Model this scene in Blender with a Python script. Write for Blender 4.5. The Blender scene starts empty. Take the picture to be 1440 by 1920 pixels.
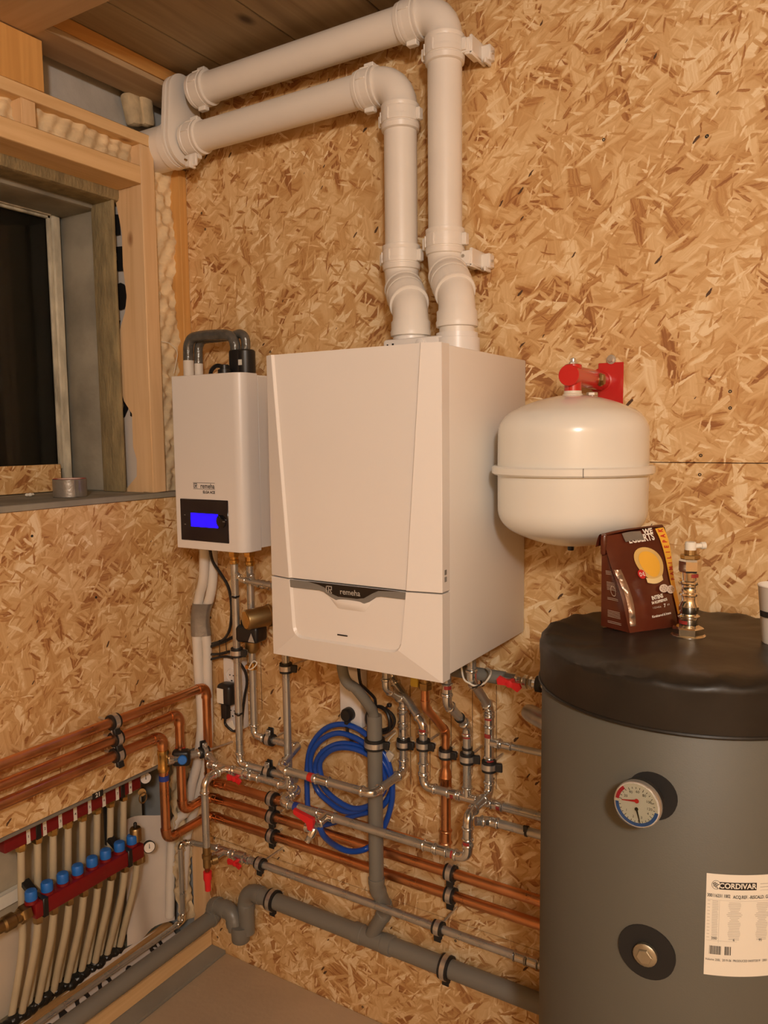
import bpy, bmesh, math, random
from math import sin, cos, pi, radians, sqrt, atan2
from mathutils import Vector, Matrix
random.seed(7)
S = bpy.context.scene
COL = S.collection
V = Vector

# ------------------------------------------------------------------ camera
CAM = V((1.80795, -1.79658, 1.6929)); FPX = 1472.49
YAW, PITCH, ROLL = -0.554928, 0.0970388, -0.0107754
_f = V((sin(YAW)*cos(PITCH), cos(YAW)*cos(PITCH), -sin(PITCH)))
_r = V((cos(YAW), -sin(YAW), 0)); _u = _r.cross(_f)
CR = cos(ROLL)*_r + sin(ROLL)*_u; CU = -sin(ROLL)*_r + cos(ROLL)*_u; CF = _f
cd = bpy.data.cameras.new('camera'); cam = bpy.data.objects.new('camera', cd); COL.objects.link(cam)
cd.sensor_fit = 'VERTICAL'; cd.sensor_height = 24; cd.lens = 24*FPX/1920; cd.clip_start = .02
cam.matrix_world = Matrix(((CR.x, CU.x, -CF.x, CAM.x), (CR.y, CU.y, -CF.y, CAM.y), (CR.z, CU.z, -CF.z, CAM.z), (0, 0, 0, 1)))
S.camera = cam

# ------------------------------------------------------------------ light
w = bpy.data.worlds.new('night'); S.world = w; w.use_nodes = True
w.node_tree.nodes['Background'].inputs[0].default_value = (.012, .014, .02, 1)
w.node_tree.nodes['Background'].inputs[1].default_value = .5
S.view_settings.view_transform = 'Standard'; S.view_settings.look = 'None'
S.view_settings.gamma = 1; S.view_settings.use_curve_mapping = False
S.view_settings.exposure = 0.0
ld = bpy.data.lights.new('ceiling_bulb_light', 'POINT'); ld.energy = 124; ld.color = (1, .965, .92); ld.shadow_soft_size = .11
lo = bpy.data.objects.new('ceiling_bulb_light', ld); lo.location = (2.55, -2.75, 2.42); COL.objects.link(lo)

# ------------------------------------------------------------------ measuring helpers (photo pixel -> point on a real plane)
def ray(px, py): return CR*((px-720)/FPX) + CU*((960-py)/FPX) + CF
def plane(ax, val, px, py):
    d = ray(px, py); return CAM + d*((val-CAM[ax])/d[ax])
def B(px, py, d=0.0): return plane(1, -d, px, py)       # parallel to the back wall, d metres in front of it
def L(px, py, x=0.0): return plane(0, x, px, py)        # parallel to the left wall
def H(px, py, z=0.0): return plane(2, z, px, py)        # horizontal plane
def mv(P, ax, px=None, py=None):                        # slide P along a world axis to a column or row
    a = P-CAM; a = V((a.dot(CR), a.dot(CU), a.dot(CF))); e = V([0, 0, 0]); e[ax] = 1
    b = V((e.dot(CR), e.dot(CU), e.dot(CF)))
    u, k = (px-720, 0) if px is not None else (960-py, 1)
    o = P.copy(); o[ax] += (u*a[2]-FPX*a[k])/(FPX*b[k]-u*b[2]); return o
class Path:
    def __init__(s, p): s.p = [V(p)]
    def x(s, px): s.p.append(mv(s.p[-1], 0, px=px)); return s
    def y(s, px): s.p.append(mv(s.p[-1], 1, px=px)); return s
    def z(s, py): s.p.append(mv(s.p[-1], 2, py=py)); return s
    def to(s, p): s.p.append(V(p)); return s
    def d(s, dep): q = s.p[-1].copy(); q.y = -dep; s.p.append(q); return s

# ------------------------------------------------------------------ materials
def nodes(name):
    m = bpy.data.materials.new(name); m.use_nodes = True; nt = m.node_tree
    return m, nt, nt.nodes['Principled BSDF']
def pbr(name, col, rough=.5, metal=0, var=.0, vscale=8, bump=0, bscale=60, coat=0, spec=None, rvar=0, stretch=(1, 1, 1)):
    m, nt, b = nodes(name); N, K = nt.nodes, nt.links
    b.inputs['Base Color'].default_value = (*col, 1); b.inputs['Roughness'].default_value = rough; b.inputs['Metallic'].default_value = metal
    if coat: b.inputs['Coat Weight'].default_value = coat; b.inputs['Coat Roughness'].default_value = .1
    if spec is not None: b.inputs['Specular IOR Level'].default_value = spec
    tc = N.new('ShaderNodeTexCoord'); mp = N.new('ShaderNodeMapping'); mp.inputs['Scale'].default_value = stretch
    K.new(tc.outputs['Object'], mp.inputs['Vector'])
    if var or rvar:
        n = N.new('ShaderNodeTexNoise'); n.inputs['Scale'].default_value = vscale; n.inputs['Detail'].default_value = 5
        K.new(mp.outputs[0], n.inputs['Vector'])
        if var:
            r = N.new('ShaderNodeMapRange'); r.inputs[1].default_value = .3; r.inputs[2].default_value = .7
            r.inputs[3].default_value = 1-var; r.inputs[4].default_value = 1+var*.6; K.new(n.outputs[0], r.inputs[0])
            mx = N.new('ShaderNodeMix'); mx.data_type = 'RGBA'; mx.blend_type = 'MULTIPLY'; mx.inputs[0].default_value = 1
            mx.inputs[6].default_value = (*col, 1); K.new(r.outputs[0], mx.inputs[7]); K.new(mx.outputs[2], b.inputs['Base Color'])
        if rvar:
            r2 = N.new('ShaderNodeMapRange'); r2.inputs[1].default_value = .3; r2.inputs[2].default_value = .7
            r2.inputs[3].default_value = max(.02, rough-rvar); r2.inputs[4].default_value = rough+rvar; K.new(n.outputs[0], r2.inputs[0]); K.new(r2.outputs[0], b.inputs['Roughness'])
    if bump:
        n2 = N.new('ShaderNodeTexNoise'); n2.inputs['Scale'].default_value = bscale; n2.inputs['Detail'].default_value = 4
        K.new(mp.outputs[0], n2.inputs['Vector'])
        bp = N.new('ShaderNodeBump'); bp.inputs['Strength'].default_value = bump; bp.inputs['Distance'].default_value = .004
        K.new(n2.outputs[0], bp.inputs['Height']); K.new(bp.outputs[0], b.inputs['Normal'])
    return m
def wood(name, col, dark, axis, scale=1.0, rough=.65):
    m, nt, b = nodes(name); N, K = nt.nodes, nt.links
    tc = N.new('ShaderNodeTexCoord'); mp = N.new('ShaderNodeMapping'); s = [26*scale]*3; s[axis] = 1.6*scale; mp.inputs['Scale'].default_value = s
    K.new(tc.outputs['Object'], mp.inputs['Vector'])
    n = N.new('ShaderNodeTexNoise'); n.inputs['Scale'].default_value = 1.4; n.inputs['Detail'].default_value = 6; n.inputs['Distortion'].default_value = .9
    K.new(mp.outputs[0], n.inputs['Vector'])
    rp = N.new('ShaderNodeValToRGB'); e = rp.color_ramp.elements
    e[0].position = .32; e[0].color = (*dark, 1); e[1].position = .62; e[1].color = (*col, 1)
    K.new(n.outputs[0], rp.inputs[0])
    mp2 = N.new('ShaderNodeMapping'); s2 = [9*scale]*3; s2[axis] = 5*scale; mp2.inputs['Scale'].default_value = s2; K.new(tc.outputs['Object'], mp2.inputs['Vector'])
    vo = N.new('ShaderNodeTexVoronoi'); vo.inputs['Scale'].default_value = .9; K.new(mp2.outputs[0], vo.inputs['Vector'])
    kr = N.new('ShaderNodeValToRGB'); k = kr.color_ramp.elements; k[0].position = .05; k[0].color = (dark[0]*.5, dark[1]*.4, dark[2]*.35, 1); k[1].position = .13; k[1].color = (1, 1, 1, 1)
    K.new(vo.outputs['Distance'], kr.inputs[0])
    mx = N.new('ShaderNodeMix'); mx.data_type = 'RGBA'; mx.blend_type = 'MULTIPLY'; mx.inputs[0].default_value = .8
    K.new(rp.outputs[0], mx.inputs[6]); K.new(kr.outputs[0], mx.inputs[7]); K.new(mx.outputs[2], b.inputs['Base Color'])
    b.inputs['Roughness'].default_value = rough; b.inputs['Specular IOR Level'].default_value = .3
    bp = N.new('ShaderNodeBump'); bp.inputs['Strength'].default_value = .25; bp.inputs['Distance'].default_value = .002
    K.new(n.outputs[0], bp.inputs['Height']); K.new(bp.outputs[0], b.inputs['Normal'])
    return m
def osb(name, ua, seed=0.0):
    """oriented strand board: stacked layers of stretched, rotated strands, each with its own tone, grain and height"""
    m, nt, b = nodes(name); N, K = nt.nodes, nt.links
    tc = N.new('ShaderNodeTexCoord'); sp = N.new('ShaderNodeSeparateXYZ'); K.new(tc.outputs['Object'], sp.inputs[0])
    cb = N.new('ShaderNodeCombineXYZ'); K.new(sp.outputs[ua], cb.inputs[0]); K.new(sp.outputs[2], cb.inputs[1]); cb.inputs[2].default_value = 0
    wn = N.new('ShaderNodeTexNoise'); wn.inputs['Scale'].default_value = 22; wn.inputs['Detail'].default_value = 5; wn.inputs['Roughness'].default_value = .62; K.new(cb.outputs[0], wn.inputs['Vector'])
    ws = N.new('ShaderNodeVectorMath'); ws.operation = 'MULTIPLY_ADD'; ws.inputs[1].default_value = (.016, .016, 0); K.new(wn.outputs['Color'], ws.inputs[0]); K.new(cb.outputs[0], ws.inputs[2])
    def mth(op, a, c=None, d=None):
        n = N.new('ShaderNodeMath'); n.operation = op
        for i, q in enumerate((a, c, d)):
            if q is None: continue
            if isinstance(q, (int, float)): n.inputs[i].default_value = q
            else: K.new(q, n.inputs[i])
        return n.outputs[0]
    colr = None; hgt = None
    ang = [.35, 2.2, 1.15, .1, 2.75, .72, 1.75, 2.45, .5, 1.4, 2.95, .9]
    sc = [(4.5, 14), (6, 22), (5, 18), (9, 40), (5.5, 21), (12, 64), (7, 30), (20, 110), (15, 90), (30, 190), (26, 150), (34, 210)]
    cov = [0, .42, .45, .6, .5, .66, .6, .80, .78, .90, .88, .90]
    for i, (a, s, c) in enumerate(zip(ang, sc, cov)):
        mp = N.new('ShaderNodeMapping'); mp.vector_type = 'TEXTURE'; mp.inputs['Rotation'].default_value = (0, 0, a)
        mp.inputs['Location'].default_value = (3.1*i+seed, 1.7*i+seed, 0); mp.inputs['Scale'].default_value = (1/s[0], 1/s[1], 1)
        K.new(ws.outputs[0], mp.inputs[0])
        vo = N.new('ShaderNodeTexVoronoi'); vo.voronoi_dimensions = '2D'; vo.inputs['Scale'].default_value = 1; K.new(mp.outputs[0], vo.inputs['Vector'])
        sc3 = N.new('ShaderNodeSeparateColor'); K.new(vo.outputs['Color'], sc3.inputs[0])
        gm = N.new('ShaderNodeMapping'); gm.inputs['Scale'].default_value = (.9, 7 if i < 7 else 2.5, 1); K.new(mp.outputs[0], gm.inputs[0])
        ga = N.new('ShaderNodeVectorMath'); ga.operation = 'MULTIPLY_ADD'; ga.inputs[1].default_value = (7, 7, 7); K.new(vo.outputs['Color'], ga.inputs[0]); K.new(gm.outputs[0], ga.inputs[2])
        gn = N.new('ShaderNodeTexNoise'); gn.inputs['Scale'].default_value = 1.0; gn.inputs['Detail'].default_value = 4; gn.inputs['Roughness'].default_value = .6; K.new(ga.outputs[0], gn.inputs['Vector'])
        tone = mth('ADD', mth('MULTIPLY_ADD', sc3.outputs[0], .98, .01 if i < 7 else .04), mth('MULTIPLY', mth('SUBTRACT', gn.outputs[0], .5), .75))
        if colr is None: colr = tone; continue
        sm = N.new('ShaderNodeMapRange'); sm.inputs[1].default_value = .64; sm.inputs[2].default_value = .40; sm.inputs[3].default_value = 0; sm.inputs[4].default_value = 1
        K.new(mth('ADD', vo.outputs['Distance'], mth('MULTIPLY', mth('SUBTRACT', gn.outputs[0], .5), .5)), sm.inputs[0])
        mask = mth('MULTIPLY', mth('GREATER_THAN', sc3.outputs[2], c), sm.outputs[0])
        mx = N.new('ShaderNodeMix'); mx.data_type = 'FLOAT'; K.new(mask, mx.inputs[0]); K.new(colr, mx.inputs[2]); K.new(tone, mx.inputs[3]); colr = mx.outputs[0]
    rp = N.new('ShaderNodeValToRGB'); el = rp.color_ramp.elements
    el[0].position = 0; el[0].color = (.33, .135, .045, 1); el[1].position = 1; el[1].color = (.88, .69, .43, 1)
    for p_, c_ in ((.08, (.43, .20, .07, 1)), (.20, (.56, .31, .115, 1)), (.48, (.66, .41, .18, 1)), (.80, (.765, .53, .27, 1))):
        e = el.new(p_); e.color = c_
    K.new(colr, rp.inputs[0]); colr = rp.outputs[0]
    # dark slivers
    mp = N.new('ShaderNodeMapping'); mp.vector_type = 'TEXTURE'; mp.inputs['Rotation'].default_value = (0, 0, .9); mp.inputs['Scale'].default_value = (1/22, 1/75, 1); mp.inputs['Location'].default_value = (seed, 0, 0); K.new(ws.outputs[0], mp.inputs[0])
    vo = N.new('ShaderNodeTexVoronoi'); vo.voronoi_dimensions = '2D'; vo.inputs['Scale'].default_value = 1; K.new(mp.outputs[0], vo.inputs['Vector'])
    sc3 = N.new('ShaderNodeSeparateColor'); K.new(vo.outputs['Color'], sc3.inputs[0])
    mask = mth('MULTIPLY', mth('GREATER_THAN', sc3.outputs[0], .975), mth('LESS_THAN', vo.outputs['Distance'], mth('MULTIPLY', sc3.outputs[1], .25)))
    mx = N.new('ShaderNodeMix'); mx.data_type = 'RGBA'; K.new(mask, mx.inputs[0]); K.new(colr, mx.inputs[6]); mx.inputs[7].default_value = (.10, .05, .025, 1)
    K.new(mx.outputs[2], b.inputs['Base Color'])
    b.inputs['Roughness'].default_value = .6; b.inputs['Specular IOR Level'].default_value = .28
    hs = []
    for a, s in ((.9, (13, 50)), (2.3, (17, 95))):
        mp = N.new('ShaderNodeMapping'); mp.vector_type = 'TEXTURE'; mp.inputs['Rotation'].default_value = (0, 0, a); mp.inputs['Scale'].default_value = (1/s[0], 1/s[1], 1); K.new(cb.outputs[0], mp.inputs[0])
        vo = N.new('ShaderNodeTexVoronoi'); vo.voronoi_dimensions = '2D'; K.new(mp.outputs[0], vo.inputs['Vector']); vo.inputs['Scale'].default_value = 1
        s3 = N.new('ShaderNodeSeparateColor'); K.new(vo.outputs['Color'], s3.inputs[0]); hs.append(s3.outputs[0])
    hgt = mth('ADD', hs[0], hs[1])
    bp = N.new('ShaderNodeBump'); bp.inputs['Strength'].default_value = .4; bp.inputs['Distance'].default_value = .003
    K.new(hgt, bp.inputs['Height']); K.new(bp.outputs[0], b.inputs['Normal'])
    return m
def emit(name, col, st):
    m, nt, b = nodes(name); b.inputs['Base Color'].default_value = (0, 0, .02, 1)
    b.inputs['Emission Color'].default_value = (*col, 1); b.inputs['Emission Strength'].default_value = st; return m
def clear(name, col, rough=.05):
    m, nt, b = nodes(name); b.inputs['Base Color'].default_value = (*col, 1); b.inputs['Roughness'].default_value = rough
    b.inputs['Transmission Weight'].default_value = 1; b.inputs['IOR'].default_value = 1.3; return m

M = dict(
    osb_x=osb('osb_back_wall', 0), osb_y=osb('osb_left_wall', 1, 5.3),
    pine_x=wood('pine_along_x', (.76, .50, .25), (.66, .41, .19), 0), pine_y=wood('pine_along_y', (.80, .55, .28), (.70, .45, .21), 1),
    pine_z=wood('pine_along_z', (.79, .55, .31), (.69, .45, .23), 2), orange_z=wood('orange_pine_upright', (.70, .38, .12), (.60, .31, .09), 2),
    orange_y=wood('orange_pine_along_y', (.68, .36, .11), (.57, .28, .08), 1), old_y=wood('weathered_planks', (.37, .28, .165), (.26, .19, .11), 1, .7),
    old_x=wood('weathered_joist', (.55, .38, .22), (.45, .30, .16), 0, .7), plate_y=wood('bottom_plate_timber', (.55, .30, .11), (.45, .24, .09), 1),
    enamel=pbr('white_enamel', (.80, .758, .715), .32, 0, .02, 3, .03, 500, spec=.5), enamel_side=pbr('white_powder_coat', (.80, .758, .705), .42, 0, .02, 3, .05, 600),
    pvc=pbr('white_polypropylene', (.82, .765, .69), .38, 0, .05, 5, .02, 300), label_grey=pbr('printed_grey', (.42, .38, .33), .6),
    vessel=pbr('cream_white_lacquer', (.80, .78, .71), .22, 0, .02, 3, .02, 40, coat=.4), red=pbr('red_enamel', (.56, .022, .02), .25, 0, .06, 6, coat=.4),
    pressred=pbr('faded_red_mark', (.34, .035, .03), .4, 0, .3, 90), redplastic=pbr('red_plastic', (.75, .02, .025), .38), copper=pbr('copper_tube', (.76, .37, .18), .32, 1, .22, 9, 0, 60, rvar=.12),
    steel=pbr('galvanised_press_pipe', (.56, .56, .53), .30, .80, .12, 20, 0, 60, rvar=.1), fitting=pbr('plated_press_fitting', (.74, .73, .69), .17, .92, .10, 40),
    plugmetal=pbr('tarnished_plug', (.46, .42, .32), .4, .9, .2, 30), chrome=pbr('chrome_plating', (.80, .77, .70), .12, 1, .06, 40), zinc=pbr('zinc_plated_steel', (.70, .69, .66), .30, .85, .15, 60),
    brass=pbr('brass', (.72, .47, .16), .25, 1, .15, 20), darkbrass=pbr('dull_brass', (.42, .29, .13), .4, 1, .2, 20), rubber=pbr('black_rubber', (.014, .013, .012), .55),
    black=pbr('black_plastic', (.014, .013, .013), .38), gloss_black=pbr('glossy_black_glass', (.006, .006, .008), .12), cable=pbr('black_cable', (.012, .011, .011), .4),
    tank=pbr('dark_grey_tank_jacket', (.108, .104, .084), .55, 0, .06, 4, .08, 420), leather=pbr('black_leatherette', (.021, .017, .013), .40, 0, .2, 12, .25, 22, spec=.35),
    recess=pbr('black_foam_recess', (.012, .011, .01), .8), grey_pvc=pbr('grey_drain_plastic', (.20, .19, .165), .36, 0, .06, 6), grey_hose=pbr('grey_foam_hose', (.21, .20, .17), .6, 0, .08, 8, .2, 120),
    blue=pbr('blue_hose', (.012, .075, .42), .28), bluecap=pbr('blue_cap', (.02, .17, .62), .42, 0, .1, 40), bluetape=pbr('blue_tape', (.02, .05, .30), .4), redtape=pbr('red_tape', (.62, .03, .02), .4),
    pefoam=pbr('white_pipe_insulation', (.74, .68, .60), .6, 0, .05, 8, .15, 90), ducttape=pbr('silver_duct_tape', (.30, .285, .26), .34, .55, .15, 30, .35, 60),
    foamdark=pbr('taped_dark_foam', (.17, .165, .15), .26, .45, .35, 22, .9, 55), wool=pbr('yellow_mineral_wool', (.78, .60, .36), .9, 0, .25, 16, 1, 30),
    wool_green=pbr('olive_mineral_wool', (.30, .235, .12), .92, 0, .3, 12, .8, 40, stretch=(3, 3, 1)), wool_pale=pbr('pale_wool_tuft', (.62, .49, .30), .9, 0, .25, 22, 1, 50),
    concrete=pbr('grey_concrete_reveal', (.30, .275, .215), .9, 0, .35, 6, .6, 30), oldpaint=pbr('flaking_window_paint', (.60, .55, .42), .75, 0, .5, 24, .6, 60, stretch=(1, 1, .35)),
    greybrown_y=wood('grey_brown_plate', (.50, .35, .20), (.40, .27, .15), 1, .8), block=pbr('grey_block_wall', (.50, .47, .42), .9, 0, .2, 7, .4, 40), foil=pbr('white_membrane', (.70, .62, .54), .5, 0, .08, 6, .3, 9), blackprint=pbr('black_print', (.016, .014, .013), .5),
    board=pbr('dusty_recess_board', (.42, .36, .26), .75, 0, .3, 7, .2, 25), board_pale=pbr('pale_recess_board', (.66, .56, .44), .75, 0, .12, 5, .1, 20),
    profile=pbr('grey_edge_profile', (.24, .23, .20), .5, .2, .1, 20), pex=pbr('beige_floor_heating_tube', (.60, .50, .33), .42, 0, .1, 14), maroon=pbr('dark_red_manifold_lacquer', (.20, .006, .008), .38, 0, .12, 14),
    sticker=pbr('white_paper', (.80, .76, .66), .6), ivory=pbr('ivory_plastic', (.74, .67, .55), .45), screed=pbr('beige_floor_screed', (.62, .48, .33), .85, 0, .14, 3, .25, 60),
    kerb=pbr('grey_floor_edge', (.28, .255, .21), .85, 0, .15, 5, .2, 40), tar=pbr('black_sealant', (.012, .012, .011), .3, 0, .4, 30, 1, 60), mud=pbr('dusty_rubble', (.22, .19, .12), .9, 0, .4, 30, 1, 50),
    bag=pbr('brown_coffee_foil', (.105, .022, .010), .22, 0, .25, 10, .35, 22), bag_silver=pbr('dull_foil_seam', (.34, .23, .16), .3, .6, .25, 25, .8, 40), yellow=pbr('yellow_print', (.85, .46, .05), .4), gold=pbr('gold_print', (.72, .48, .16), .4, 0, .1, 12),
    palegold=pbr('pale_gold_print', (.84, .66, .32), .4), whiteprint=pbr('white_print', (.85, .79, .70), .5), redprint=pbr('red_print', (.55, .02, .02), .4), pad=pbr('coffee_pad_print', (.80, .66, .55), .5), padline=pbr('coffee_pad_pattern', (.55, .42, .32), .5),
    lcd=emit('blue_display_light', (.004, .0005, 1), 6.0), screenglass=pbr('dark_display_glass', (.007, .006, .012), .15), dial=pbr('dial_face', (.86, .80, .72), .4), dialblue=pbr('dial_blue', (.03, .12, .45), .4), dialred=pbr('dial_red', (.6, .02, .05), .4),
    glass=clear('window_glass', (.75, .78, .72)), night=pbr('dark_night_backdrop', (.02, .017, .013), .9, 0, .4, 4), cup=pbr('paper_cup', (.80, .74, .66), .5), penc=pbr('pencil_mark', (.20, .11, .05), .8), hole=pbr('screw_dark', (.012, .010, .008), .7),
    yellowvalve=pbr('yellow_valve_handle', (.62, .45, .05), .5), trim=pbr('silver_grey_trim', (.22, .215, .20), .35, .15), wtab=pbr('white_tag', (.62, .54, .44), .4),
)

# ------------------------------------------------------------------ mesh builder
class MB:
    def __init__(s): s.v = []; s.f = []
    def add(s, vs, fs):
        o = len(s.v); s.v += [V(v) for v in vs]; s.f += [tuple(i+o for i in f) for f in fs]; return s
    def box(s, a, b, bev=0, seg=2, rot=None, piv=None):
        a, b = V(a), V(b); bm = bmesh.new(); bmesh.ops.create_cube(bm, size=1)
        for v in bm.verts: v.co = V([(a[i]+b[i])/2 + v.co[i]*(b[i]-a[i]) for i in range(3)])
        if bev: bmesh.ops.bevel(bm, geom=bm.edges[:], offset=bev, segments=seg, affect='EDGES', profile=.5)
        if rot:
            c = V(piv) if piv else (a+b)/2
            for v in bm.verts: v.co = c + rot @ (v.co-c)
        bm.verts.index_update(); s.add([v.co.copy() for v in bm.verts], [[v.index for v in f.verts] for f in bm.faces]); bm.free(); return s
    def sweep(s, pts, rad, seg=14, caps=True, closed=False):
        pts = [V(p) for p in pts]; n = len(pts); rad = rad if isinstance(rad, (list, tuple)) else [rad]*n
        T = []
        for i in range(n):
            a = pts[i-1] if (i or closed) else pts[i]; b = pts[(i+1) % n] if (i < n-1 or closed) else pts[i]
            t = b-a
            if t.length < 1e-9: t = T[-1] if T else V((0, 0, 1))
            T.append(t.normalized())
        ref = V((0, 0, 1)) if abs(T[0].z) < .9 else V((0, 1, 0)); u = T[0].cross(ref).normalized(); o = len(s.v)
        for i in range(n):
            u = (u - T[i]*u.dot(T[i])).normalized(); q = T[i].cross(u)
            for k in range(seg):
                a = 2*pi*k/seg; s.v.append(pts[i] + (u*cos(a)+q*sin(a))*rad[i])
        for i in range(n if closed else n-1):
            for k in range(seg):
                j = (i+1) % n; s.f.append((o+i*seg+k, o+i*seg+(k+1) % seg, o+j*seg+(k+1) % seg, o+j*seg+k))
        if caps and not closed:
            s.f.append(tuple(o+k for k in range(seg))[::-1]); s.f.append(tuple(o+(n-1)*seg+k for k in range(seg)))
        return s
    def cyl(s, a, b, r, r2=None, seg=16): return s.sweep([a, b], [r, r if r2 is None else r2], seg)
    def lathe(s, o, ax, prof, seg=24, caps=True, ph=0.0):
        o = V(o); ax = V(ax).normalized(); ref = V((0, 0, 1)) if abs(ax.z) < .9 else V((0, -1, 0)); u = ax.cross(ref).normalized(); q = ax.cross(u); b0 = len(s.v)
        for h, r in prof:
            for k in range(seg):
                a = 2*pi*k/seg+ph; s.v.append(o + ax*h + (u*cos(a)+q*sin(a))*max(r, 1e-5))
        n = len(prof)
        for i in range(n-1):
            for k in range(seg): s.f.append((b0+i*seg+k, b0+i*seg+(k+1) % seg, b0+(i+1)*seg+(k+1) % seg, b0+(i+1)*seg+k))
        if caps: s.f.append(tuple(b0+k for k in range(seg))[::-1]); s.f.append(tuple(b0+(n-1)*seg+k for k in range(seg)))
        return s
    def hexnut(s, o, ax, h, r, ph=0.2):
        return s.lathe(o, ax, [(0, r*.9), (h*.15, r), (h*.85, r), (h, r*.9)], 6, ph=ph)
    def band(s, c, ax, ri, ro, w, seg=24): return s.lathe(c, ax, [(-w/2, ri), (-w/2, ro), (w/2, ro), (w/2, ri), (-w/2, ri)], seg, caps=False)
    def prism(s, poly, vec):
        n = len(poly); vec = V(vec); vs = [V(p) for p in poly]+[V(p)+vec for p in poly]
        return s.add(vs, [tuple(range(n))[::-1], tuple(range(n, 2*n))]+[(i, (i+1) % n, n+(i+1) % n, n+i) for i in range(n)])
    def ball(s, c, r, seg=14, sc=(1, 1, 1)):
        prof = [(-cos(pi*i/8), sin(pi*i/8)) for i in range(9)]; o = len(s.v); s.lathe((0, 0, 0), (0, 0, 1), prof, seg)
        for i in range(o, len(s.v)): s.v[i] = V(c)+V([s.v[i][k]*r*sc[k] for k in range(3)])
        return s
    def quadgrid(s, fn, nu, nv):
        o = len(s.v)
        for j in range(nv+1):
            for i in range(nu+1): s.v.append(V(fn(i/nu, j/nv)))
        for j in range(nv):
            for i in range(nu): a = o+j*(nu+1)+i; s.f.append((a, a+1, a+nu+2, a+nu+1))
        return s

LOC = {}
def mesh_of(name, mb, mat, off=V((0, 0, 0)), ang=38):
    me = bpy.data.meshes.new(name); me.from_pydata([tuple(v-off) for v in mb.v], [], mb.f); me.materials.append(M[mat] if isinstance(mat, str) else mat)
    bm = bmesh.new(); bm.from_mesh(me); bmesh.ops.remove_doubles(bm, verts=bm.verts, dist=1e-6); bmesh.ops.recalc_face_normals(bm, faces=bm.faces); bm.to_mesh(me); bm.free()
    for p in me.polygons: p.use_smooth = True
    me.set_sharp_from_angle(angle=radians(ang)); return me
def part(name, mb, mat, parent, label=None, ang=38, bevel=0):
    off = LOC[parent.name]; o = bpy.data.objects.new(name, mesh_of(name, mb, mat, off, ang)); COL.objects.link(o); o.parent = parent; LOC[o.name] = off
    if label: o['label'] = label
    if bevel: bv = o.modifiers.new('bevel', 'BEVEL'); bv.width = bevel; bv.segments = 2; bv.limit_method = 'ANGLE'
    return o
def thing(name, label, cat, loc, group=None):
    o = bpy.data.objects.new(name, None); COL.objects.link(o); o.location = loc; o.empty_display_size = .02; LOC[o.name] = V(loc)
    o['label'] = label; o['category'] = cat
    if group: o['group'] = group
    return o
def solid(name, mb, mat, label, cat, group=None, ang=38):
    c = V([(min(v[i] for v in mb.v)+max(v[i] for v in mb.v))/2 for i in range(3)]); c.z = min(v.z for v in mb.v)
    o = bpy.data.objects.new(name, mesh_of(name, mb, mat, c, ang)); COL.objects.link(o); o.location = c; LOC[o.name] = c
    o['label'] = label; o['category'] = cat
    if group: o['group'] = group
    return o
def struct(name, label=None, mb=None, mat=None):
    o = bpy.data.objects.new(name, mesh_of(name, mb, mat) if mb else None); COL.objects.link(o); o['kind'] = 'structure'; LOC[o.name] = V((0, 0, 0))
    if label: o['label'] = label
    return o
def dup_part(src, parent, shift):
    o = src.copy(); COL.objects.link(o); o.parent = parent; o.location = V(shift); LOC[o.name] = LOC[parent.name]; return o
_tc = {}
def tmesh(s, size, align, bold):
    k = (s, round(size, 5), align, bold)
    if k in _tc: return _tc[k]
    cu = bpy.data.curves.new('t', 'FONT'); cu.body = s; cu.size = size; cu.align_x = align; cu.align_y = 'CENTER'; cu.offset = bold; cu.resolution_u = 3
    o = bpy.data.objects.new('t', cu); COL.objects.link(o); dg = bpy.context.evaluated_depsgraph_get(); me = bpy.data.meshes.new_from_object(o.evaluated_get(dg))
    r = ([(v.co.x, v.co.y) for v in me.vertices], [tuple(p.vertices) for p in me.polygons])
    bpy.data.objects.remove(o); bpy.data.meshes.remove(me); bpy.data.curves.remove(cu); _tc[k] = r; return r
def text(parent, s, size, fn, mat='blackprint', align='CENTER', bold=0, sx=1, name='lettering'):
    vs, fs = tmesh(s, size, align, bold); mb = MB(); mb.add([fn(u*sx, v) for u, v in vs], fs); return part(name, mb, mat, parent)
def backplane(c, roll=0):          # u to the right on a plane parallel to the back wall, facing the room
    c = V(c); return lambda u, v: c + V((u*cos(roll)-v*sin(roll), 0, u*sin(roll)+v*cos(roll)))
def catmull(P, n=8, closed=False):
    P = [V(p) for p in P]; out = []; N = len(P)
    for i in range(N if closed else N-1):
        p0 = P[i-1] if (i or closed) else P[0]; p1 = P[i]; p2 = P[(i+1) % N]; p3 = P[(i+2) % N] if (closed or i+2 < N) else P[-1]
        for k in range(n):
            t = k/n; out.append(.5*((2*p1)+(p2-p0)*t+(2*p0-5*p1+4*p2-p3)*t*t+(3*p1-p0-3*p2+p3)*t**3))
    if not closed: out.append(P[-1])
    return out

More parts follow.
